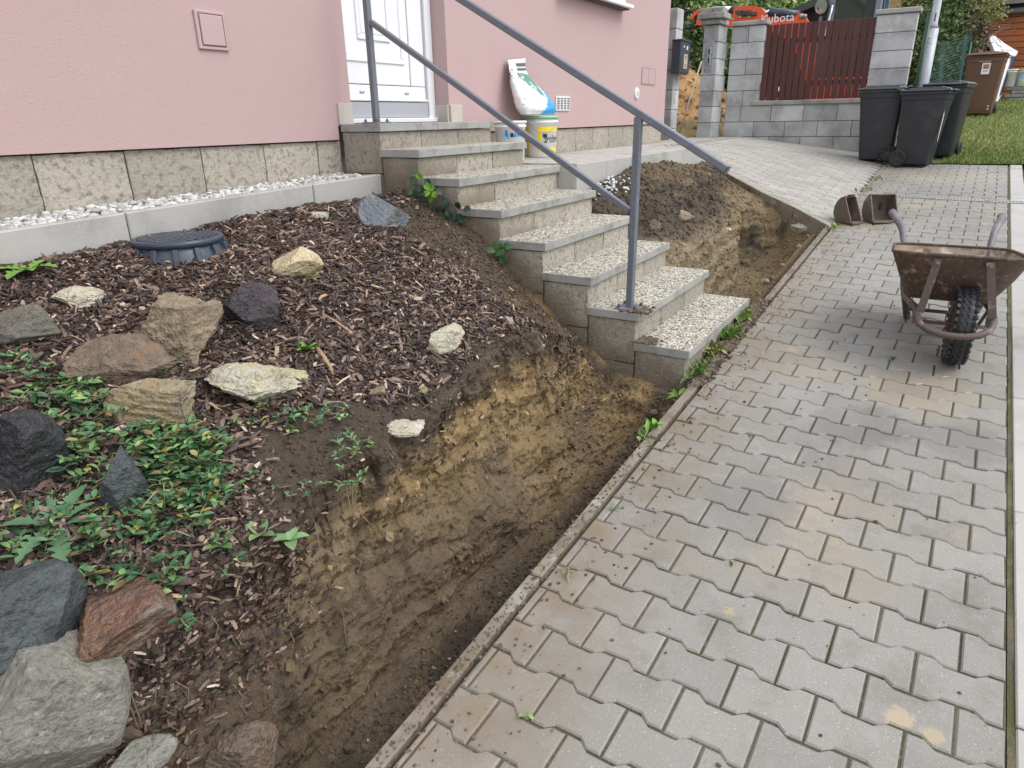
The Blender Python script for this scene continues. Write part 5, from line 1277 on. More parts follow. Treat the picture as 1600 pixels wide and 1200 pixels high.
bb = wheelie('brown wheelie bin with a pale sticker standing on the lawn', (14.9, -.20, float(z_lawn(14.9))-.01), math.radians(-95), .55, .66, 1.0, M_brown, M_brown, None)
def front(y, z): return -.70/2*.94+.0-.012 if z > .7 else -.345*(.78+.22*z/.9)
part('sticker', B().box((.03, -.309, .72), (.115, .006, .17), Matrix.Rotation(0, 4, 'Z')), M_white, bb, False, False)
part('sticker_print', B().box((.03, -.3125, .75), (.08, .002, .07)).box((.03, -.3125, .685), (.07, .002, .012)), mat('print_red', (.42, .14, .10), .5), bb, False, False)
part('stamp', B().box((.0, -.317, .835), (.18, .004, .016)), M_whitep, bb, False, False)
b = B()
for x in (-.17, .17):
    for z in (.10, .145): b.box((x, -.249-.09*z, z), (.02, .012, .02), None, .004)
part('rivet', b, M_whitep, bb, False, False)

# ------------------------------------------------------------------ lamp post, mesh fence, shed, tarpaulin, stones
M_lamp = mat('galvanised_lamp_post', (.40, .42, .46), .5, metal=.2, var=[(9, 5, (.31, .33, .38), .48, .68)])
lp = at_d(1438, 150, 10.2); lx, ly = lp[0], lp[1]; zt = float(on_x(1459, 45, lx)[2])
lamp = thing('lamp_post', 'galvanised grey lamp post rising behind the black bins', 'lamp post', (lx, ly, float(z_lawn(lx))-.05))
part('lower_tube', B().tube([(lx, ly, float(z_lawn(lx))-.1), (lx, ly, zt)], .082, 20), M_lamp, lamp, True)
part('upper_tube', B().tube([(lx, ly, zt), (lx, ly, zt+.06), (lx, ly, 5.2)], [.08, .052, .05], 20), M_lamp, lamp, True)
part('arm', B().tube([(lx, ly, 5.15), (lx-.1, ly-.1, 5.5), (lx-.7, ly-.5, 5.6)], .035, 10), M_lamp, lamp, True)
part('lantern', B().box((lx-.95, ly-.68, 5.6), (.5, .2, .12), None, .03), M_lamp, lamp)
V, F = text_mesh('1', .16); pt = on_x(1461, 28, lx); b = B()
va = math.atan2(-ly, -lx); out = [(lx+.0525*math.cos(va+.1+x/.052), ly+.0525*math.sin(va+.1+x/.052), pt[2]+y) for x, y in V]; part('number', b.add(out, F), M_blk, lamp)

M_gnet = mat('green_net', (.020, .085, .070), .55); M_gpost = mat('green_post', (.012, .050, .030), .45)
nf = thing('mesh_fence', 'green wire mesh fence with a green post beside the block pillar', 'fence', (11.9, .6, -.3))
xa, ya = 12.12, .62; pa = (xa, ya); pb_ = at_d(1500, 150, 13.6); pb_ = (pb_[0], pb_[1])
zlo = lambda x: float(z_lawn(x))
part('fence_post', B().tube([(xa, ya, -.6), (xa, ya, 1.28)], .032, 12), M_gpost, nf, True)
part('fence_post', B().tube([(pb_[0], pb_[1], -.3), (pb_[0], pb_[1], 1.25)], .025, 12), M_gpost, nf, True)
b = B(); nx_ = 34
def netp(s, h): 
    x = pa[0]+(pb_[0]-pa[0])*s; y = pa[1]+(pb_[1]-pa[1])*s; z = zlo(x)+.05; return (x+.05*math.sin(s*21)+.04*math.sin(h*3+s*9), y+.03*math.sin(s*13+h*2), z+h*(1.38-.20*math.sin(s*3.1)-.1*s))
for i in range(nx_+1): b.tube([netp(i/nx_, h) for h in np.linspace(0, 1, 9)], .0042, 3, None, False)
for j in range(23): b.tube([netp(s, j/22) for s in np.linspace(0, 1, 18)], .0042, 3, None, False)
part('wire_mesh', b, M_gnet, nf)['kind'] = 'stuff'

M_board = mat('orange_shed_board', (.40, .115, .035), .6, var=[(3, 4, (.31, .085, .028), .48, .7), (40, 3, (.48, .16, .055), .6, .75)], bump=[(30, .15, .004)], rand=.10)
shed = thing('shed', 'orange-brown wooden plank shed with a grey gutter', 'shed', (18.8, -1.5, .1))
ps0 = at_d(1533, 100, 16.6); XSH = ps0[0]; ysh = ps0[1]
zb_ = float(z_lawn(XSH))-.1; zt_ = float(on_x(1560, 21, XSH)[2]); k = 0; z = zb_
while z < zt_-.05:
    nb = .135
    y = ysh
    for (ya_, yb_) in (((ysh, ysh-1.45), (ysh-1.45, ysh-5.2)) if k % 2 else ((ysh, ysh-2.6), (ysh-2.6, ysh-5.2))):
        part('board', B().box((XSH+.012+(.004 if k % 2 else 0), (ya_+yb_)/2, z+nb/2), (.03, abs(ya_-yb_)-.006, nb-.010), Matrix.Identity(4), .006), M_board, shed)
    z += nb; k += 1
part('wall_core', B().box((XSH+.09+1.5, ysh-2.6, (zb_+zt_)/2), (3.1, 5.15, zt_-zb_)), mat('shed_dark', (.08, .03, .015), .8), shed)
M_gut = mat('grey_gutter', (.26, .275, .31), .45)
pg = on_x(1540, 17, XSH-.14)
part('gutter', B().tube([(XSH-.12, ysh+.12, zt_+.02), (XSH-.12, ysh-5.3, zt_+.03)], .065, 12), M_gut, shed, True)
part('downpipe', B().tube([(XSH-.10, ysh+.05, zt_), (XSH-.02, ysh+.06, zt_-.25), (XSH-.02, ysh+.06, zb_)], .042, 10), M_gut, shed, True)
part('fascia', B().box((XSH-.03, ysh-2.6, zt_+.16), (.05, 5.5, .14)), mat('shed_fascia', (.035, .028, .025), .7), shed)
part('roof', B().prism([(XSH-.28, zt_+.235), (XSH+1.7, zt_+.85), (XSH+3.5, zt_+.2), (XSH+3.5, zt_+.12), (XSH+1.7, zt_+.76), (XSH-.28, zt_+.155)], ysh+.25, 1, ysh-5.5), mat('shed_roof', (.22, .22, .20), .9, var=[(7, 5, (.13, .13, .12), .5, .7)]), shed)

M_tarp = mat('white_tarpaulin', (.74, .74, .76), .5, attr=True, bump=[(6, .2, .05)])
def tarp():
    dd = 15.4; Lf = [(1542, 57), (1541, 70), (1545, 95), (1548, 120), (1546, 145), (1543, 170)]; Rg = [(1553, 57), (1570, 70), (1590, 82), (1587, 96), (1577, 118), (1565, 150)]
    Rg.append((1556, 163)); Lf.append((1545, 176)); rows, nc = 40, 32; V = []; C_ = []
    tL = np.linspace(0, 1, len(Lf))
    for t in np.linspace(0, 1, rows):
        pl = [np.interp(t, tL, [a[k] for a in Lf]) for k in (0, 1)]; pr = [np.interp(t, tL, [a[k] for a in Rg]) for k in (0, 1)]
        a, c = at_d(*pl, dd), at_d(*pr, dd); m_, h_ = (a+c)/2, (c-a)/2; fw = m_/np.linalg.norm(m_)*np.array([1, 1, 0]); dep = .10+.35*math.sin(min(t*1.4, 1)*math.pi/2)
        for k in range(nc):
            an = 2*math.pi*k/nc; fold = 1+.10*math.sin(3*an+5*t)+.07*math.sin(9*an+2*t)
            V.append(m_+h_*math.cos(an)+fw*dep*math.sin(an)*fold+np.array([0, 0, .03*math.sin(5*an+3*t)]))
            navy = (math.cos(an) > .55 and t > .38 and t < .80) or (math.cos(an) < -.75 and t < .45)
            C_.append((.022, .025, .05) if navy else (.72, .72, .75))
    F = [(i*nc+k, i*nc+(k+1) % nc, (i+1)*nc+(k+1) % nc, (i+1)*nc+k) for i in range(rows-1) for k in range(nc)]+[tuple(range(nc))[::-1], tuple((rows-1)*nc+k for k in range(nc))]
    q = [f for f in F if len(f) == 4]; me = npmesh('tarpaulin', np.array(V), [np.array(q), np.array([F[-2]]), np.array([F[-1]])], M_tarp, np.array(C_), True)
    bm = bmesh.new(); bm.from_mesh(me); bmesh.ops.recalc_face_normals(bm, faces=bm.faces); bm.to_mesh(me); bm.free(); return me
tag(link('tarpaulin', tarp()), 'white and navy tarpaulin bundled up behind the brown bin', 'tarpaulin')

M_flat = mat('flat_stone', (.255, .25, .235), .85, coords='OBJ', var=[(4, 4, (.17, .165, .15), .45, .65)], bump=[(20, .5, .01)], rand=.22)
pile = at_d(1578, 165, 15.3); pl = thing('stone_pile', 'low stack of flat grey stones in front of the shed', 'stone pile', tuple(pile), 0)
stone_shared = [B().box((0, 0, 0), (.26, .27+.08*k, .068), None, .012).mesh('stone', M_flat) for k in range(3)]
for r in range(5):
    y = pile[1]+.14-(.10 if r % 2 else 0)
    for c in range(5):
        k = rnd.randrange(3); L_ = (.27+.08*k); o = link('stone', stone_shared[k], pl)
        o.location = (rnd.uniform(-.02, .02)+(r*.03), y-L_/2-pile[1], .035+r*.078); o.rotation_euler = (rnd.uniform(-.03, .03), rnd.uniform(-.03, .03), rnd.uniform(-.05, .05)); y -= L_+.015
topz = float(pile[2])+5*.078+.003
q1 = on_z(1576, 132, topz); q2 = on_z(1597, 133, topz)
for (q, lab, mm) in ((q1, 'white plastic bucket on the stone stack by the tarpaulin', M_whitep), (q2, 'printed bucket with a yellow lid at the right end of the stone stack', M_yel)):
    t = thing('bucket', lab, 'bucket', (pile[0]+.10, q[1]*(pile[0]+.10)/q[0], topz), 0, 'buckets on the stone stack')
    part('body', bucket(None, .12, .135, .34), M_whitep, t, True, False)
    part('lid', B().lathe([(.139, .33), (.148, .332), (.148, .352), (.13, .358), (0, .358)], 28, cap=False), mm, t, True, False)
    if mm is M_yel:
        va = math.pi; b = B(); wrap(b, *rectgrid(-.1, .1, .06, .24, 8), .12, .135, .34, va, 0); part('print', b, M_blu2, t, False, False)
        b = B(); wrap(b, *rectgrid(-.06, .04, .09, .15, 5), .12, .135, .34, va, 0, .002); part('print', b, M_yel, t, False, False)

# ------------------------------------------------------------------ clay heap behind the gate, stick, excavator, dark house
n1_ = 60; V = []
hc = at_d(1066, 190, 13.4)
for i in range(n1_):
    for j in range(n1_):
        x, y = (i/(n1_-1)*2-1)*2.2, (j/(n1_-1)*2-1)*2.0; r = math.hypot(x/2.2, y/2.0); V.append((hc[0]+x, hc[1]+.35+y, -.45+1.52*max(0, 1-r)**.8))
V = np.array(V); V[:, 2] += .10*fbm(V, 2.2, 4, 3)+.08*np.abs(fbm(V, 7, 3, 5)); nn_ = fbm(V, 5, 4, 9)
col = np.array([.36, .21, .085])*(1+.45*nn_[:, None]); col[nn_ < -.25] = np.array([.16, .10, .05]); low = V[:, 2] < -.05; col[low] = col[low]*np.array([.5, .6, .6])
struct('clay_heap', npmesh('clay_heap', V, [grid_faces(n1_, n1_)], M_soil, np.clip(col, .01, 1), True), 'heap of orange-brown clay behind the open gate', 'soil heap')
n = 1500; ix = RS.choice(len(V), n); v, f_, c_ = lumps(V[ix]+RS.normal(0, .03, (n, 3)), .015+.05*RS.random(n)**2.5, np.clip(col[ix]*RS.uniform(.7, 1.3, (n, 1)), 0, 1), I1, RS)
tag(link('clay_clods', npmesh('clay_clods', v, [f_], M_clod, c_)), 'clods of clay on the heap behind the gate', 'soil clods', None, 'stuff')
b = B().tube([tuple(at_d(1062, 207, 11.6)), tuple(at_d(1079, 150, 11.75)), tuple(at_d(1096, 96, 11.9))], .014, 8)
tag(link('garden_stake', b.mesh('garden_stake', mat('stake_wood', (.36, .29, .18), .8), True)), 'thin wooden stake leaning on the end of the block wall', 'stake')

M_or = mat('excavator_orange', (.72, .095, .025), .4, coords='OBJ', var=[(3, 4, (.58, .085, .03), .55, .75)]); M_cyl = mat('cylinder_dark', (.035, .042, .065), .35); M_chrome = mat('chrome_rod', (.55, .56, .58), .2, metal=.9); M_hose = mat('hydraulic_hose', (.03, .028, .028), .6)
M_cab = mat('cab_pillar_grey', (.17, .20, .27), .4); M_cglass = mat('cab_glass', (.020, .045, .032), .05, spec=.6)
XE = 14.6
def E2(pts): return [tuple(on_x(px, py, XE)[1:]) for px, py in pts]
ex = thing('excavator', 'orange mini excavator standing behind the slatted fence, boom folded', 'excavator', (XE, 3.2, -.3))
boom = [(1091, 33), (1120, 31), (1149, 31), (1157, 29), (1182, 29), (1199, 30), (1215, 28.5), (1232, 31), (1243, 28), (1251, 21), (1256, 21.5), (1264, 35), (1262, 45), (1268, 70), (1275, 100), (1268, 130), (1255, 128), (1252, 100), (1240, 70), (1215, 52), (1160, 44), (1120, 41), (1091, 40)]
part('boom', B().prism(E2(boom), XE+.13, 0, XE-.13), M_or, ex)
hump_o = [(1149, 33), (1147, 24), (1149, 15), (1156, 11), (1168, 10), (1183, 10.5), (1192, 13), (1197, 19), (1199, 33)]
hump_i = [(1156, 29.5), (1155, 22), (1156, 18.5), (1161, 17.5), (1170, 17.2), (1177, 17.5), (1180, 20), (1180, 24), (1176, 28)]
o_, i_ = E2(hump_o), E2(hump_i); b = B(); n = len(o_)
V = [(XE-.11, *p) for p in o_]+[(XE-.11, *p) for p in i_]+[(XE+.11, *p) for p in o_]+[(XE+.11, *p) for p in i_]; F = []
for k in range(n):
    k2 = (k+1) % n; F += [(k, k2, n+k2, n+k), (2*n+k, 3*n+k, 3*n+k2, 2*n+k2), (k, 2*n+k, 2*n+k2, k2), (n+k, n+k2, 3*n+k2, 3*n+k)]
part('dipper_arm', b.add(V, F), M_or, ex)
link_ = [(1079, 29), (1087, 18), (1093, 15), (1098, 17), (1097, 21), (1092, 20.5), (1088, 24), (1083, 31)]
part('bucket_link', B().prism(E2(link_), XE+.06, 0, XE-.06), M_or, ex); part('bucket_link', B().prism(E2([(1092, 20), (1097, 20), (1096, 32), (1094, 39), (1090, 37)]), XE+.06, 0, XE-.06), M_or, ex)
def P3(px, py, dx_=0): return tuple(on_x(px, py, XE+dx_))
part('cylinder', B().tube([P3(1203, 18.5, -.05), P3(1248, 24, -.05)], .075, 14), M_cyl, ex, True); part('rod', B().tube([P3(1188, 21.5, -.05), P3(1203, 18.5, -.05)], .038, 12), M_chrome, ex, True)
part('cylinder', B().tube([P3(1113, 16, -.02), P3(1142, 15.5, -.02)], .062, 14), M_chrome, ex, True); part('cylinder_cap', B().tube([P3(1141, 16, -.02), P3(1153, 16.5, -.02)], .066, 14), M_hose, ex, True); part('rod', B().tube([P3(1096, 18, -.02), P3(1113, 16, -.02)], .04, 12), M_white, ex, True)
for k in range(5):
    a0 = [P3(1149+k, 18+k*1.2, -.14-.02*k), P3(1160, 17+k*1.4, -.17), P3(1172, 20+k*.9, -.17), P3(1182, 19+k, -.13)]; part('hose', B().tube(a0, .016, 6), M_hose, ex, True)
for k in range(4):
    c = np.array(P3(1076+k*2.6, 30+2*math.sin(k*2), 0)); pts = [tuple(c+np.array([.02*k, .14*math.cos(a)*(1+.2*k), .15*math.sin(a)])) for a in np.linspace(.3, 5.6, 14)]; part('hose', B().tube(pts, .02, 6), M_hose, ex, True)
V, F = text_mesh('Kubota', .20); p0 = on_x(1214, 35.5, XE-.135)
part('lettering', B().add([(XE-.1335, p0[1]-x, p0[2]+y+.07) for x, y in V], F), M_white, ex)
for k in (1252, 1258): part('pin', B().tube([P3(k, 25, -.17), P3(k, 25, .17)], .035, 12), M_galv, ex, True)
yc0, yc1 = on_x(1298, 30, XE+.2)[1], on_x(1370, 30, XE+.2)[1]
for y in (yc0, yc1):
    for dxx in (.15, 1.45): part('cab_pillar', B().box((XE+dxx, y, 1.35), (.10, .11, 1.5), None, .02), M_cab, ex)
part('cab_pillar', B().box((XE+.12, yc0+.16, 1.35), (.06, .05, 1.5), None, .01), M_cab, ex)
part('cab_glass', B().box((XE+.17, (yc0+yc1)/2, 1.35), (.012, abs(yc0-yc1)-.12, 1.45)), M_cglass, ex); part('cab_glass', B().box((XE+.8, yc1, 1.35), (1.2, .012, 1.45)), M_cglass, ex)
part('cab_post', B().box((XE+.14, yc0+(yc1-yc0)*.82, 1.35), (.05, .14, 1.5)), M_hose, ex)
part('cab_roof', B().box((XE+.8, (yc0+yc1)/2, 2.14), (1.55, abs(yc0-yc1)+.18, .10), None, .03), M_or, ex)
part('cab_base', B().box((XE+.85, (yc0+yc1)/2+.1, .40), (1.6, abs(yc0-yc1)+.3, .42), None, .05), M_or, ex)
part('cab_front', B().box((XE+.05, (yc0+yc1)/2-.1, .42), (.06, .62, .28), None, .02), M_or, ex)
part('seat', B().box((XE+.9, (yc0+yc1)/2, .85), (.5, .5, .5), None, .08), M_hose, ex)
for y in (yc0+.18, yc1-.18):
    b = B().prism([(XE-.2, -.10), (XE-.05, -.28), (XE+1.7, -.28), (XE+1.85, -.10), (XE+1.7, .12), (XE-.05, .12)], y+.16, 1, y-.16); part('track', b, M_hose, ex)
part('blade', B().box((XE-.35, (yc0+yc1)/2, -.05), (.06, 1.45, .32), None, .02), M_or, ex)
pm = at_d(1283, 10, XE/ray(1283, 10)[0]-.05); Mx = Matrix.Translation(tuple(pm)) @ Matrix.Rotation(math.radians(78), 4, 'Y') @ Matrix.Rotation(.5, 4, 'X')
part('mirror', B().lathe([(.05, 0), (.15, .01), (.16, .03), (.13, .045), (.0, .046)], 24, Mx), M_hose, ex, True)
part('mirror_glass', B().lathe([(.125, -.002), (.0, -.003)], 24, Mx, False), M_chrome, ex, True)
part('mirror_arm', B().tube([P3(1281, -4, .05), P3(1277, 4, .0), P3(1279, 16, -.03)], .014, 6), M_hose, ex, True)
part('whip_hose', B().tube([P3(1301, 8, -.1), P3(1294, 38, -.1), P3(1284, 70, -.1), P3(1280, 110, -.1)], .018, 6), M_chrome, ex, True)

XH = 22.
def H2(px, py): return tuple(on_x(px, py, XH)[1:])
dh = thing('dark_house', 'dark brown house gable with a sloping roof edge behind the excavator', 'house', (XH+2, 5, 0))
g0, g1 = H2(1213, 30), H2(1296, -6); sl_ = (g1[1]-g0[1])/(g1[0]-g0[0]); yk = g1[0]-2.4; zk = g1[1]+sl_*(-2.4)
M_dh = mat('dark_brown_cladding', (.038, .020, .017), .7, var=[(4, 4, (.05, .028, .022), .5, .7)], bump=[(12, .3, .02)]); M_dr = mat('dark_roof_edge', (.05, .05, .055), .6)
part('wall', B().prism([(g0[0]-.25, -.2), (g0[0]-.25, g0[1]-.25), (yk, zk-.15), (2*yk-g0[0]+.25, g0[1]-.25), (2*yk-g0[0]+.25, -.2)], XH+6, 0, XH+.25), M_dh, dh)
for (ya_, za_, yb_, zb__) in ((g0[0]+.3, g0[1]-.3*abs(sl_), yk, zk), (2*yk-g0[0]-.3, g0[1]-.3*abs(sl_), yk, zk)):
    part('roof', B().prism([(ya_, za_-.13), (yb_, zb__-.13), (yb_, zb__+.05), (ya_, za_+.05)], XH+6.4, 0, XH-.25), M_dr, dh)
for k in range(9): part('cladding_board', B().box((XH+.235, yk, .5+k*.25), (.03, abs(2*(yk-g0[0]))*max(.1, min(1, (zk-(.5+k*.25))/max(zk-g0[1], .1)))*.92, .235)), M_dh, dh)
# timber post above the right pillar
pt_ = at_d(1402, 3, 15.2)
tp = tag(link('timber_post', B().box((pt_[0], pt_[1], pt_[2]-.7), (.22, .24, 1.7), None, .02).mesh('timber_post', mat('tan_timber', (.42, .27, .12), .8, var=[(9, 4, (.30, .18, .08), .5, .7)]))), 'tan timber post standing behind the right-hand block pillar', 'post')
dp = at_d(1385, 4, 15.6); part('dark_panel', B().box((dp[0], dp[1], dp[2]-.8), (.10, .55, 1.9), None, .03), M_hose, ex)  # unidentified dark panel well behind the cab, grouped under the excavator

# ------------------------------------------------------------------ trees and hedges behind
M_leaf = mat('tree_leaf', (.08, .12, .03), .6, attr=True, spec=.35)
M_trunk = mat('tree_bark', (.075, .055, .04), .9, var=[(12, 4, (.13, .10, .075), .5, .7)], bump=[(20, .8, .02)])
def crown(center, rad, n, size, seed, cols, ncl=60, hollow=.45):
    rs = np.random.RandomState(seed); center = np.array(center); rad = np.array(rad)
    d = rs.normal(size=(ncl, 3)); d /= np.linalg.norm(d, axis=1, keepdims=True); cl = center+d*rad*(hollow+(1-hollow)*rs.random((ncl, 1))**.6)
    k = rs.randint(0, ncl, n); p = cl[k]+rs.normal(0, 1, (n, 3))*rad*.15
    s = size*rs.uniform(.6, 1.3, n); R = rot_mats(n, rs); R[:, 2, 2] = R[:, 2, 2]
    q = np.array([[-.5, 0, 0], [0, -.32, .05], [.62, 0, -.06], [0, .32, .05]])
    V = p[:, None]+np.einsum('nij,kj->nki', R, q)*s[:, None, None]
    tone = rs.uniform(.65, 1.3, (ncl, 1))[k]*rs.uniform(.75, 1.25, (n, 1)); col = np.array(cols)[rs.randint(0, len(cols), n)]*tone
    return V.reshape(-1, 3), np.arange(4*n).reshape(-1, 4), np.repeat(col, 4, 0)
def tree(name, label, cat, base, crowns, grp, cols, h, tr=.10):
    t = thing(name, label, cat, base, 0, grp); vs, fs, cs, k = [], [], [], 0
    for (c, r, n, s, sd) in crowns:
        v, f_, c_ = crown(c, r, n, s, sd, cols); vs.append(v); fs.append(f_+k); cs.append(c_); k += len(v)
    part('crown', npmesh('crown', np.concatenate(vs), [np.concatenate(fs)], M_leaf, np.concatenate(cs)), None, t)
    b = B(); bx = np.array(base, float); top = np.array(crowns[0][0], float)
    b.tube([tuple(bx), tuple(bx*.6+top*.4+np.array([.05, .04, 0])), tuple(top)], [tr, tr*.75, tr*.35], 10)
    for (c, r, n, s, sd) in crowns:
        rs = np.random.RandomState(sd)
        for _ in range(4): e = np.array(c)+rs.uniform(-.6, .6, 3)*np.array(r); b.tube([tuple(bx*.55+top*.45), tuple((bx*.3+top*.3+e*.4)), tuple(e)], [tr*.45, tr*.3, tr*.12], 6)
    part('trunk', b, M_trunk, t, True)
G1 = [(.17, .27, .06), (.11, .19, .045), (.24, .34, .10), (.30, .36, .17)]; G2 = [(.055, .10, .028), (.08, .13, .035), (.12, .17, .06), (.035, .065, .022)]; G3 = [(.20, .24, .07), (.27, .27, .09), (.13, .17, .05), (.32, .29, .10)]
def A(px, py, d): return tuple(at_d(px, py, d))
GT = 'leafy trees behind the gate and the excavator'
c = A(1085, 20, 19); tree('broadleaf_tree', 'bright green tree above the gate pillar by the house', 'tree', (c[0], c[1], -.3), [(c, (1.5, 1.3, 1.3), 7000, .15, 1), (A(1095, 75, 18), (1.0, .9, .8), 3500, .14, 2), (A(1070, -40, 19), (1.6, 1.5, 1.2), 2500, .16, 22)], GT, G1, 3)
c = A(1150, -5, 22); tree('broadleaf_tree', 'dense light green tree behind the excavator arm', 'tree', (c[0], c[1], -.2), [(c, (1.6, 1.6, 1.5), 8000, .16, 3), (A(1175, 25, 20), (1., 1.1, .8), 3500, .15, 4)], GT, G1, 3)
c = A(1225, -2, 24); tree('broadleaf_tree', 'yellow-green tree left of the dark house roof', 'tree', (c[0], c[1], -.1), [(c, (1.6, 1.7, 1.3), 8000, .16, 5), (A(1205, 20, 21), (1., 1., .6), 2500, .15, 6), (A(1265, -30, 27), (1.8, 1.9, 1.4), 4000, .18, 26)], GT, [(.24, .34, .08), (.31, .40, .13), (.18, .27, .06)], 3)
c = A(1075, 150, 16.8); tree('bush', 'dark bush behind the clay heap seen through the gate', 'bush', (c[0], c[1], -.4), [(A(1080, 85, 16.8), (.8, .8, .9), 3500, .11, 7)], None, G2, 1, .05)
c = A(1450, 60, 13.6); tree('hedge_bush', 'dark green bush behind the green mesh fence', 'bush', (c[0], c[1], -.2), [(A(1452, 75, 13.9), (.6, .75, 1.0), 5500, .085, 8), (A(1440, 115, 13.2), (.5, .5, .6), 2500, .08, 9)], 'bushes along the mesh fence', G2, 1, .05)
c = A(1490, 40, 14.8); tree('hedge_bush', 'tall olive bush between the lamp post and the shed', 'bush', (c[0], c[1], 0), [(A(1490, 25, 15), (.8, .8, .75), 6000, .09, 10), (A(1525, 3, 15.6), (.7, .6, .5), 3500, .09, 11), (A(1435, 5, 15.4), (.9, .8, .7), 4500, .09, 12)], 'bushes along the mesh fence', G3, 1, .06)
c = A(1520, 130, 14.2); tree('hedge_bush', 'low leafy bush directly behind the brown bin', 'bush', (c[0]+.5, c[1]+.3, 0), [(A(1506, 135, 14.4), (.45, .35, .45), 2600, .08, 13)], 'bushes along the mesh fence', G2, .5, .03)
b = B(); dc = np.array(A(1513, 75, 14.3))
for k in range(420):
    p0 = dc+RS.normal(0, 1, 3)*np.array([.30, .22, .40]); d_ = RS.normal(0, 1, 3); d_[2] = abs(d_[2])*.7-.2; d_ /= np.linalg.norm(d_); L_ = RS.uniform(.12, .36)
    b.tube([tuple(p0), tuple(p0+d_*L_*.5+RS.normal(0, .02, 3)), tuple(p0+d_*L_)], [.008, .006, .003], 3, None, False)
vv, ff, cc_ = crown(dc, (.38, .32, .55), 1800, .065, 14, [(.16, .115, .075), (.22, .16, .105), (.10, .07, .05), (.11, .11, .045)], 40, .2)
dry = thing('dry_shrub', 'dry brown twiggy shrub between the mesh fence and the shed', 'shrub', (dc[0], dc[1], 0)); part('twigs', b, mat('dry_twig', (.17, .12, .085), .9), dry)['kind'] = 'stuff'; part('dead_leaves', npmesh('dead_leaves', vv, [ff], M_leaf, cc_), None, dry)
for (y0, y1, x, lab, sd) in ((-16, -5.5, 26, 'long leafy hedge line right of the shed far back', 31), (6.5, 16, 24, 'leafy hedge line behind the pink house', 32)):
    cs_ = [((x+rnd.uniform(-1, 1), y, 1.6), (1.3, 1.6, 1.7), 2200, .24, sd*10+i) for i, y in enumerate(np.arange(y0, y1, 2.2))]
    tree('hedge', lab, 'hedge', (x, (y0+y1)/2, 0), cs_, None, G2, 1)
# backdrop wood far behind everything
vs, fs, cs, k = [], [], [], 0
for i in range(26):
    y = -40+i*4.2; v, f_, c_ = crown((44+rnd.uniform(-3, 3), y, 3.5), (3, 3.2, 3.8), 1300, .55, 500+i, G2+G1, 40); vs.append(v); fs.append(f_+k); cs.append(c_); k += len(v)
tag(link('woodland', npmesh('woodland', np.concatenate(vs), [np.concatenate(fs)], M_leaf, np.concatenate(cs))), 'far-off green woodland closing the view', 'woodland', None, 'stuff')
# ------------------------------------------------------------------ plants on the slope and along the kerb
M_vinca = mat('periwinkle_leaf', (.05, .12, .04), .52, attr=True, spec=.5)
M_weed = mat('weed_leaf', (.1, .2, .04), .5, attr=True)
def leafV(base, d, up, L_, W_, curl=.25, lobes=0, n=6, rs=rnd):
    """one leaf: folded blade along direction d"""
    d = Vector(d).normalized(); up = Vector(up); s = d.cross(up).normalized(); up = s.cross(d).normalized(); V = []; F = []
    for i in range(n+1):
        t = i/n; wv = math.sin(math.pi*min(1, t*.93+.05))**.8*W_/2
        if lobes: wv *= (.45+.75*abs(math.sin(t*lobes*math.pi)))*(.6+.6*t if t < .7 else 1.02)
        p = Vector(base)+d*(L_*t)+up*(L_*(.25*t-curl*t*t*1.6))
        V += [tuple(p+s*wv+up*wv*.35), tuple(p), tuple(p-s*wv+up*wv*.35)]
    for i in range(n):
        a = 3*i; F += [(a, a+1, a+4, a+3), (a+1, a+2, a+5, a+4)]
    return V, F
class Leaves:
    def __init__(s): s.V = []; s.F = []; s.C = []
    def add(s, VF, col):
        k = len(s.V); s.V += VF[0]; s.F += [tuple(k+i for i in f) for f in VF[1]]; s.C += [col]*len(VF[0])
    def mesh(s, name, m): return npmesh(name, np.array(s.V), [np.array(s.F)], m, np.clip(np.array(s.C), 0, 1), True)
def cv(c, a=.25): f = rnd.uniform(1-a, 1+a); return (c[0]*f, c[1]*f, c[2]*f)
def inside(poly, x, y):
    c = False; n = len(poly)
    for i in range(n):
        (x1, y1), (x2, y2) = poly[i], poly[(i+1) % n]
        if (y1 > y) != (y2 > y) and x < (x2-x1)*(y-y1)/(y2-y1)+x1: c = not c
    return c
LV_ = Leaves(); stems = B()
DG, MG, LG = (.036, .105, .046), (.070, .170, .068), (.16, .28, .10)
def sprig(p, n, L_, lead, spread=1.):
    a = rnd.uniform(0, 6.28) if lead is None else lead; x = Vector((math.cos(a), math.sin(a), .12)); q = Vector(p)+Vector((0, 0, rnd.uniform(.0, .02)))
    pts = [tuple(q)]
    for k in range(n):
        q = q+x*L_*.62+Vector((rnd.gauss(0, .004), rnd.gauss(0, .004), 0)); zz = z_slope(q.x, q.y)+.008
        if q.z < zz: q.z = zz
        x = (x+Vector((rnd.gauss(0, .25), rnd.gauss(0, .25), rnd.gauss(-.03, .15)))).normalized(); pts.append(tuple(q))
        for sg in (-1, 1):
            s = Vector((-x.y*sg, x.x*sg, rnd.uniform(.1, .55))); col = cv(rnd.choice([DG, DG, MG, MG, LG] if rnd.random() < .85 else [LG, (.30, .28, .07), (.17, .11, .05)]), .35)
            LV_.add(leafV(q, s+x*.35, (rnd.gauss(0, .3), rnd.gauss(0, .3), 1), L_*rnd.uniform(.55, 1.3), L_*rnd.uniform(.36, .60), rnd.uniform(.05, .3), 0, 4), col)
    if len(pts) > 1: stems.tube(pts, .0020, 4, None, False)
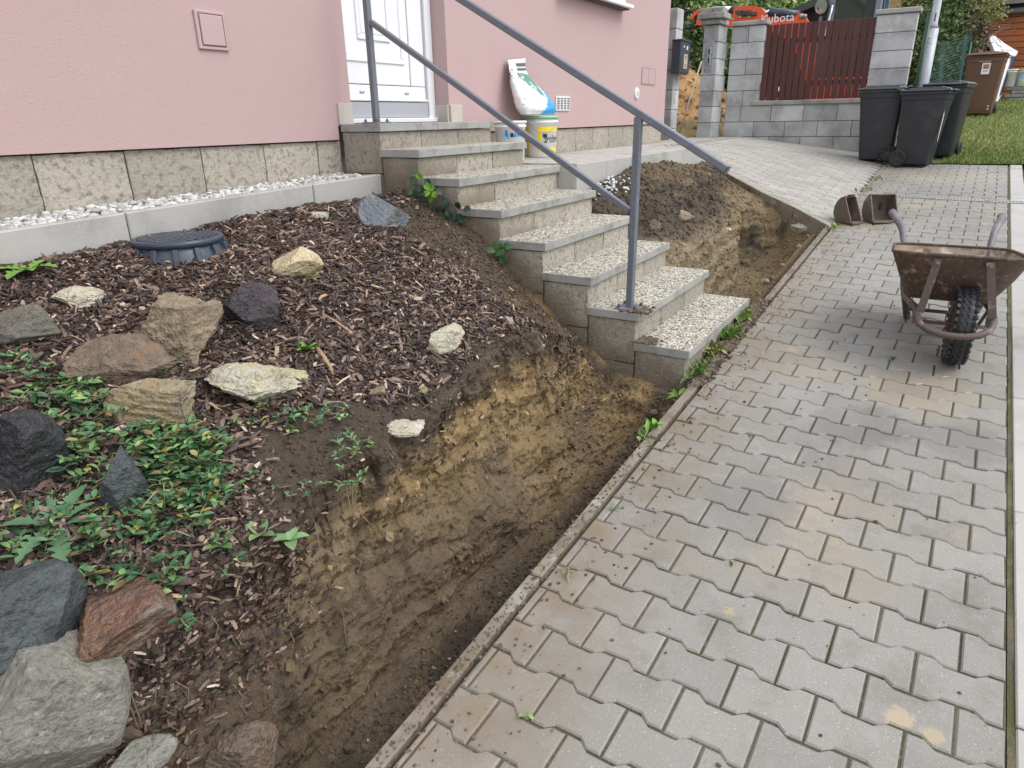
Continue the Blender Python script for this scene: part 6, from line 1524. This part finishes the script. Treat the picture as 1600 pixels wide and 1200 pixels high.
def carpet(poly, n, L_, per=(2, 5)):
    xs_, ys_ = [p[0] for p in poly], [p[1] for p in poly]; c = 0
    while c < n:
        px, py = rnd.uniform(min(xs_), max(xs_)), rnd.uniform(min(ys_), max(ys_))
        if not inside(poly, px, py): continue
        p, s = hit_slope(px, py); p = p+np.array([0, 0, rnd.uniform(0, .035)]); sprig(p, rnd.randint(*per), L_, None); c += 1
carpet([(35, 610), (120, 600), (180, 640), (190, 690), (300, 670), (335, 690), (350, 740), (370, 775), (330, 800), (250, 830), (235, 760), (200, 700), (165, 715), (160, 790), (100, 740), (90, 670)], 165, .030)
carpet([(240, 680), (330, 690), (350, 760), (340, 800), (250, 820), (235, 740)], 85, .029)
carpet([(0, 800), (150, 790), (250, 830), (340, 845), (330, 870), (220, 890), (100, 900), (0, 880)], 70, .028, (1, 3))
carpet([(80, 915), (180, 905), (250, 895), (255, 915), (160, 940), (90, 945)], 26, .034, (1, 3))
carpet([(255, 900), (275, 900), (285, 985), (262, 990)], 10, .032, (1, 3))
carpet([(370, 645), (440, 640), (540, 648), (540, 664), (440, 690), (380, 680)], 26, .022, (1, 3))
carpet([(480, 648), (545, 640), (545, 655), (490, 662)], 8, .018, (1, 3))
carpet([(520, 690), (585, 692), (590, 725), (530, 730)], 10, .022, (1, 3)); carpet([(507, 735), (545, 740), (560, 830), (530, 800)], 9, .018, (1, 4)); carpet([(425, 765), (500, 785), (500, 805), (430, 790)], 6, .018, (1, 2))
carpet([(240, 575), (300, 590), (310, 620), (250, 600)], 9, .022, (1, 3)); carpet([(0, 540), (30, 560), (80, 600), (50, 620), (0, 590)], 14, .024, (1, 3))
carpet([(330, 830), (365, 830), (350, 880), (330, 870)], 5, .022, (1, 2)); carpet([(360, 890), (385, 890), (380, 915), (365, 915)], 3, .022, (1, 2))
pw = tag(link('periwinkle', LV_.mesh('periwinkle', M_vinca)), 'glossy green periwinkle creeping over the lower left slope', 'ground cover', None, 'stuff')
tag(link('periwinkle_stems', stems.mesh('periwinkle_stems', mat('vine_stem', (.22, .20, .10), .7))), 'thin trailing stems of the periwinkle', 'stems', None, 'stuff')
# dry grass stalks among the leaves
b = B()
for _ in range(42):
    p, s = hit_slope(rnd.uniform(60, 340), rnd.uniform(690, 850)); a = rnd.uniform(0, 6.28); L_ = rnd.uniform(.05, .13); q = Vector(p)
    b.tube([tuple(q), tuple(q+Vector((math.cos(a)*L_*.5, math.sin(a)*L_*.5, .035))), tuple(q+Vector((math.cos(a)*L_, math.sin(a)*L_, rnd.uniform(-.01, .03))))], [.0016, .0014, .0008], 4, None, False)
tag(link('dry_stalks', b.mesh('dry_stalks', mat('straw', (.42, .36, .20), .8))), 'dry straw stalks tangled in the periwinkle', 'straw', None, 'stuff')

def rosette(name, label, px, py, leaves, cat, col, lift=.02, hf=None, grp=None):
    p, s = (hf or hit_slope)(px, py, .004); t = thing(name, label, cat, tuple(p), 0, grp)
    for (ang, L_, W_, lob, pitch) in leaves:
        a = math.radians(ang); VF = leafV((0, 0, 0), (math.cos(a), math.sin(a), pitch), (0, 0, 1), L_, W_, .22, lob, 14 if lob else 6); L = Leaves(); L.add(VF, cv(col, .18))
        part('leaf', L.mesh('leaf', M_weed), None, t, True, False)
    return t
GR1 = (.12, .26, .035); TH = (.085, .165, .085); WG = (.11, .20, .06)
rosette('dandelion', 'bright green dandelion rosette at the left edge below the kerb', 45, 425, [(100, .13, .05, 5, .15), (150, .12, .05, 5, .2), (215, .12, .055, 4, .1), (300, .11, .055, 4, .25), (20, .09, .045, 4, .4), (255, .09, .05, 4, .3)], 'weed', GR1)
rosette('thistle', 'spiny-leaved thistle rosette at the lower left among periwinkle', 92, 825, [(150, .12, .05, 6, .5), (205, .14, .055, 7, .05), (245, .15, .055, 7, -.1), (300, .12, .045, 6, .3), (20, .13, .045, 6, .7), (80, .13, .05, 6, .6), (335, .10, .04, 6, .6)], 'thistle', TH)
rosette('weed', 'small fresh green weed alone on the bark beside the sticks', 479, 549, [(40, .05, .03, 3, .8), (110, .055, .03, 3, .6), (190, .05, .03, 3, .5), (260, .055, .03, 3, .5), (330, .05, .03, 3, .7), (80, .045, .025, 3, 1.2), (220, .04, .025, 3, 1.2)], 'weed', GR1)
rosette('weed', 'pale broad-leaved weed at the lip of the trench, rightmost of the pair', 452, 845, [(20, .055, .032, 0, .5), (95, .06, .034, 0, .4), (170, .05, .03, 0, .6), (240, .06, .034, 0, .2), (310, .055, .032, 0, .3)], 'weed', (.16, .27, .12))
rosette('weed', 'pale broad-leaved weed at the lip of the trench, leftmost of the pair', 408, 838, [(30, .055, .034, 0, .8), (100, .06, .034, 0, .9), (200, .055, .03, 0, .5), (280, .05, .03, 0, .4)], 'weed', (.15, .24, .10))
rosette('weed', 'yellow-green weed growing at the front of the cream sandstone block', 484, 437, [(200, .05, .022, 0, .2), (260, .05, .02, 0, .2), (330, .045, .02, 0, .5), (120, .035, .02, 0, .9)], 'weed', (.20, .27, .03))
rosette('weed', 'small weed on the muddy slope below the lichen stone', 345, 855, [(0, .05, .026, 0, .6), (90, .045, .026, 0, .7), (180, .05, .026, 0, .5), (270, .05, .026, 0, .4)], 'weed', WG)
def on_plane(px, py, dz=0.):
    d = ray(px, py); s = Z0/(d[2]-SX*d[0]); return d*s+np.array([0, 0, dz]), s
def tuft(label, px, py, n, L_, col, hf, broad=0., spread=.05, name='weed_tuft', grp='weeds along the steps and the kerb', cat='weeds'):
    p, s = hf(px, py, 0.); L = Leaves()
    for _ in range(n):
        a = rnd.uniform(0, 6.28); b0 = (rnd.gauss(0, spread*1.6), rnd.gauss(0, spread*.35), 0.)
        pit = rnd.uniform(.2, 1.8); wv = L_*rnd.uniform(.08, .14) if rnd.random() > broad else L_*rnd.uniform(.32, .5)
        L.add(leafV(b0, (math.cos(a), math.sin(a), pit), (0, 0, 1) if pit < 1 else (math.cos(a+1.5), math.sin(a+1.5), .3), L_*rnd.uniform(.6, 1.2), wv, rnd.uniform(.1, .5), 0, 4), cv(col, .35))
    me = L.mesh(name, M_weed); o = link(name, me); o.location = tuple(p); tag(o, label, cat, grp); return o
sv_ = lambda px, py, dz=0.: (np.array([on_y(px, py, .935)[0], .930, zp(on_y(px, py, .935)[0])+.004]), 1)
tuft('green grassy weeds at the far end of the bottom step', 1160, 500, 60, .075, (.17, .25, .06), sv_, .4, .03)
tuft('bright green weed clump beside the middle of the bottom step', 1136, 537, 70, .075, (.15, .27, .05), sv_, .25, .03)
tuft('yellowish weeds beside the near half of the bottom step', 1113, 570, 60, .065, (.24, .27, .08), sv_, .35, .025)
tuft('low green weeds at the near corner of the bottom step', 1088, 600, 70, .065, (.13, .20, .06), sv_, .35, .04)
tuft('two-leaved seedling on the kerb by the trench corner', 1058, 628, 5, .055, (.16, .33, .04), sv_, .9, .01)
tuft('small green weed on the kerb above the trench end', 1017, 685, 12, .05, (.15, .30, .04), sv_, .7, .015)
tuft('sparse grass sprouting from the kerb joint', 1002, 716, 14, .045, (.14, .22, .06), sv_, .2, .02)
pj = lambda px, py, dz=0.: on_plane(px, py, 0.)
GJ = 'tiny weeds in the paving joints'
tuft('tiny grass tuft in the joint beside the kerb, halfway down', 958, 795, 9, .035, (.14, .19, .07), pj, .1, .006, 'joint_weed', GJ)
tuft('dry grass wisp on the pavers at the trench edge', 885, 896, 12, .045, (.26, .25, .12), pj, .0, .015, 'joint_weed', GJ)
tuft('tiny weed in the paving in front of the wheelbarrow', 1394, 562, 9, .03, (.13, .19, .06), pj, .4, .008, 'joint_weed', GJ)
tuft('green leaf sprout in a paver joint near the picture centre', 1143, 884, 5, .020, (.14, .24, .05), pj, .6, .005, 'joint_weed', GJ)
tuft('single green leaf lying at a joint near the bottom edge', 823, 1118, 3, .03, (.15, .28, .06), pj, .9, .004, 'joint_weed', GJ)
tuft('weed in the joint at the far left of the near pavers', 973, 533, 3, .03, (.14, .26, .05), pj, .8, .008, 'joint_weed', GJ) if False else None
tuft('green weeds by the narrow digger bucket at the trench corner', 1303, 355, 30, .06, (.17, .26, .06), pj, .4, .05)
tuft('weeds in the driveway seam behind the digger buckets', 1352, 297, 45, .05, (.12, .17, .07), pj, .4, .10); tuft('weeds further along the driveway seam towards the bins', 1366, 280, 40, .05, (.13, .17, .08), pj, .4, .10)
# ivy on the side of the steps
def ivy(label, px, py, n, col):
    p = on_x(px, py, XA-.02); t = thing('ivy_sprig', label, 'ivy', tuple(p), 0, 'ivy sprigs on the side of the steps'); L = Leaves()
    for _ in range(n):
        o_ = (rnd.uniform(-.03, .005), rnd.gauss(0, .035), rnd.gauss(0, .035)); a = rnd.uniform(0, 6.28)
        L.add(leafV(o_, (rnd.uniform(-.6, 0), math.cos(a), math.sin(a)*.8-.3), (-1, rnd.gauss(0, .3), .6), rnd.uniform(.035, .055), rnd.uniform(.04, .055), .2, 2, 5), cv(col, .35))
    part('leaves', L.mesh('leaves', M_vinca), None, t, True, False)
ivy('ivy with dark and bright leaves under the seventh step', 655, 290, 12, (.04, .095, .05)); ivy('fresh yellow-green ivy leaves under the seventh step edge', 674, 293, 8, (.15, .33, .03))
ivy('dark ivy sprig hanging from the sixth step', 716, 336, 14, (.025, .06, .04)); ivy('tiny dark ivy sprig between two larger ones', 692, 316, 5, (.025, .055, .04)); ivy('green ivy sprig at the corner of the fifth step', 786, 390, 13, (.05, .14, .035))
# soil caked on the slab corners and crumbs swept over the path
n = 260; pc = np.stack([RS.normal(XA+.06, .04, n), RS.normal(ZS[1]*0+1.26, .035, n), np.full(n, ZS[1]+.004)], 1); pc[:, 0] = np.clip(pc[:, 0], XA+.006, XA+.16)
m_ = 200; pd = np.stack([RS.normal(XA+.05, .035, m_), RS.normal(1.20, .03, m_), np.full(m_, ZS[0]+.004)], 1); pd[:, 0] = np.clip(pd[:, 0], XA+.006, XA+.3)
pe = np.stack([RS.uniform(.8, 7.5, 900), RS.normal(0, 1, 900), np.zeros(900)], 1); pe[:, 1] = y_left(3)-np.abs(RS.normal(0, .10, 900)); pe[:, 2] = zp(pe[:, 0])+.003
pf = np.stack([RS.uniform(.8, 9.5, 620), RS.uniform(-.45, .85, 620), np.zeros(620)], 1); pf[:, 2] = zp(pf[:, 0])+.002
pg_ = np.stack([RS.uniform(.7, 6.7, 1800), RS.uniform(.88, .945, 1800), np.zeros(1800)], 1); pg_[:, 2] = zp(pg_[:, 0])+.003
ph = np.stack([RS.uniform(3.15, 4.6, 1500), .90+RS.normal(0, .025, 1500), np.zeros(1500)], 1); ph[:, 2] = zp(ph[:, 0])+.005
pall = np.concatenate([pc, pd, pe, pf, pg_, ph]); sz = np.concatenate([RS.uniform(.004, .014, n+m_), .0015+.006*RS.random(900)**3, .0012+.006*RS.random(620)**4, .0015+.0045*RS.random(1800)**2, .004+.011*RS.random(1500)**2])
col = np.array([.085, .066, .047])*RS.uniform(.6, 2.3, (len(pall), 1))
v, f_, c_ = lumps(pall, sz, col, I1, RS, (1, 1, .6))
tag(link('soil_crumbs', npmesh('soil_crumbs', v, [f_], M_clod, c_)), 'dark soil crumbs scattered on the steps, kerb and pavers', 'soil crumbs', None, 'stuff')
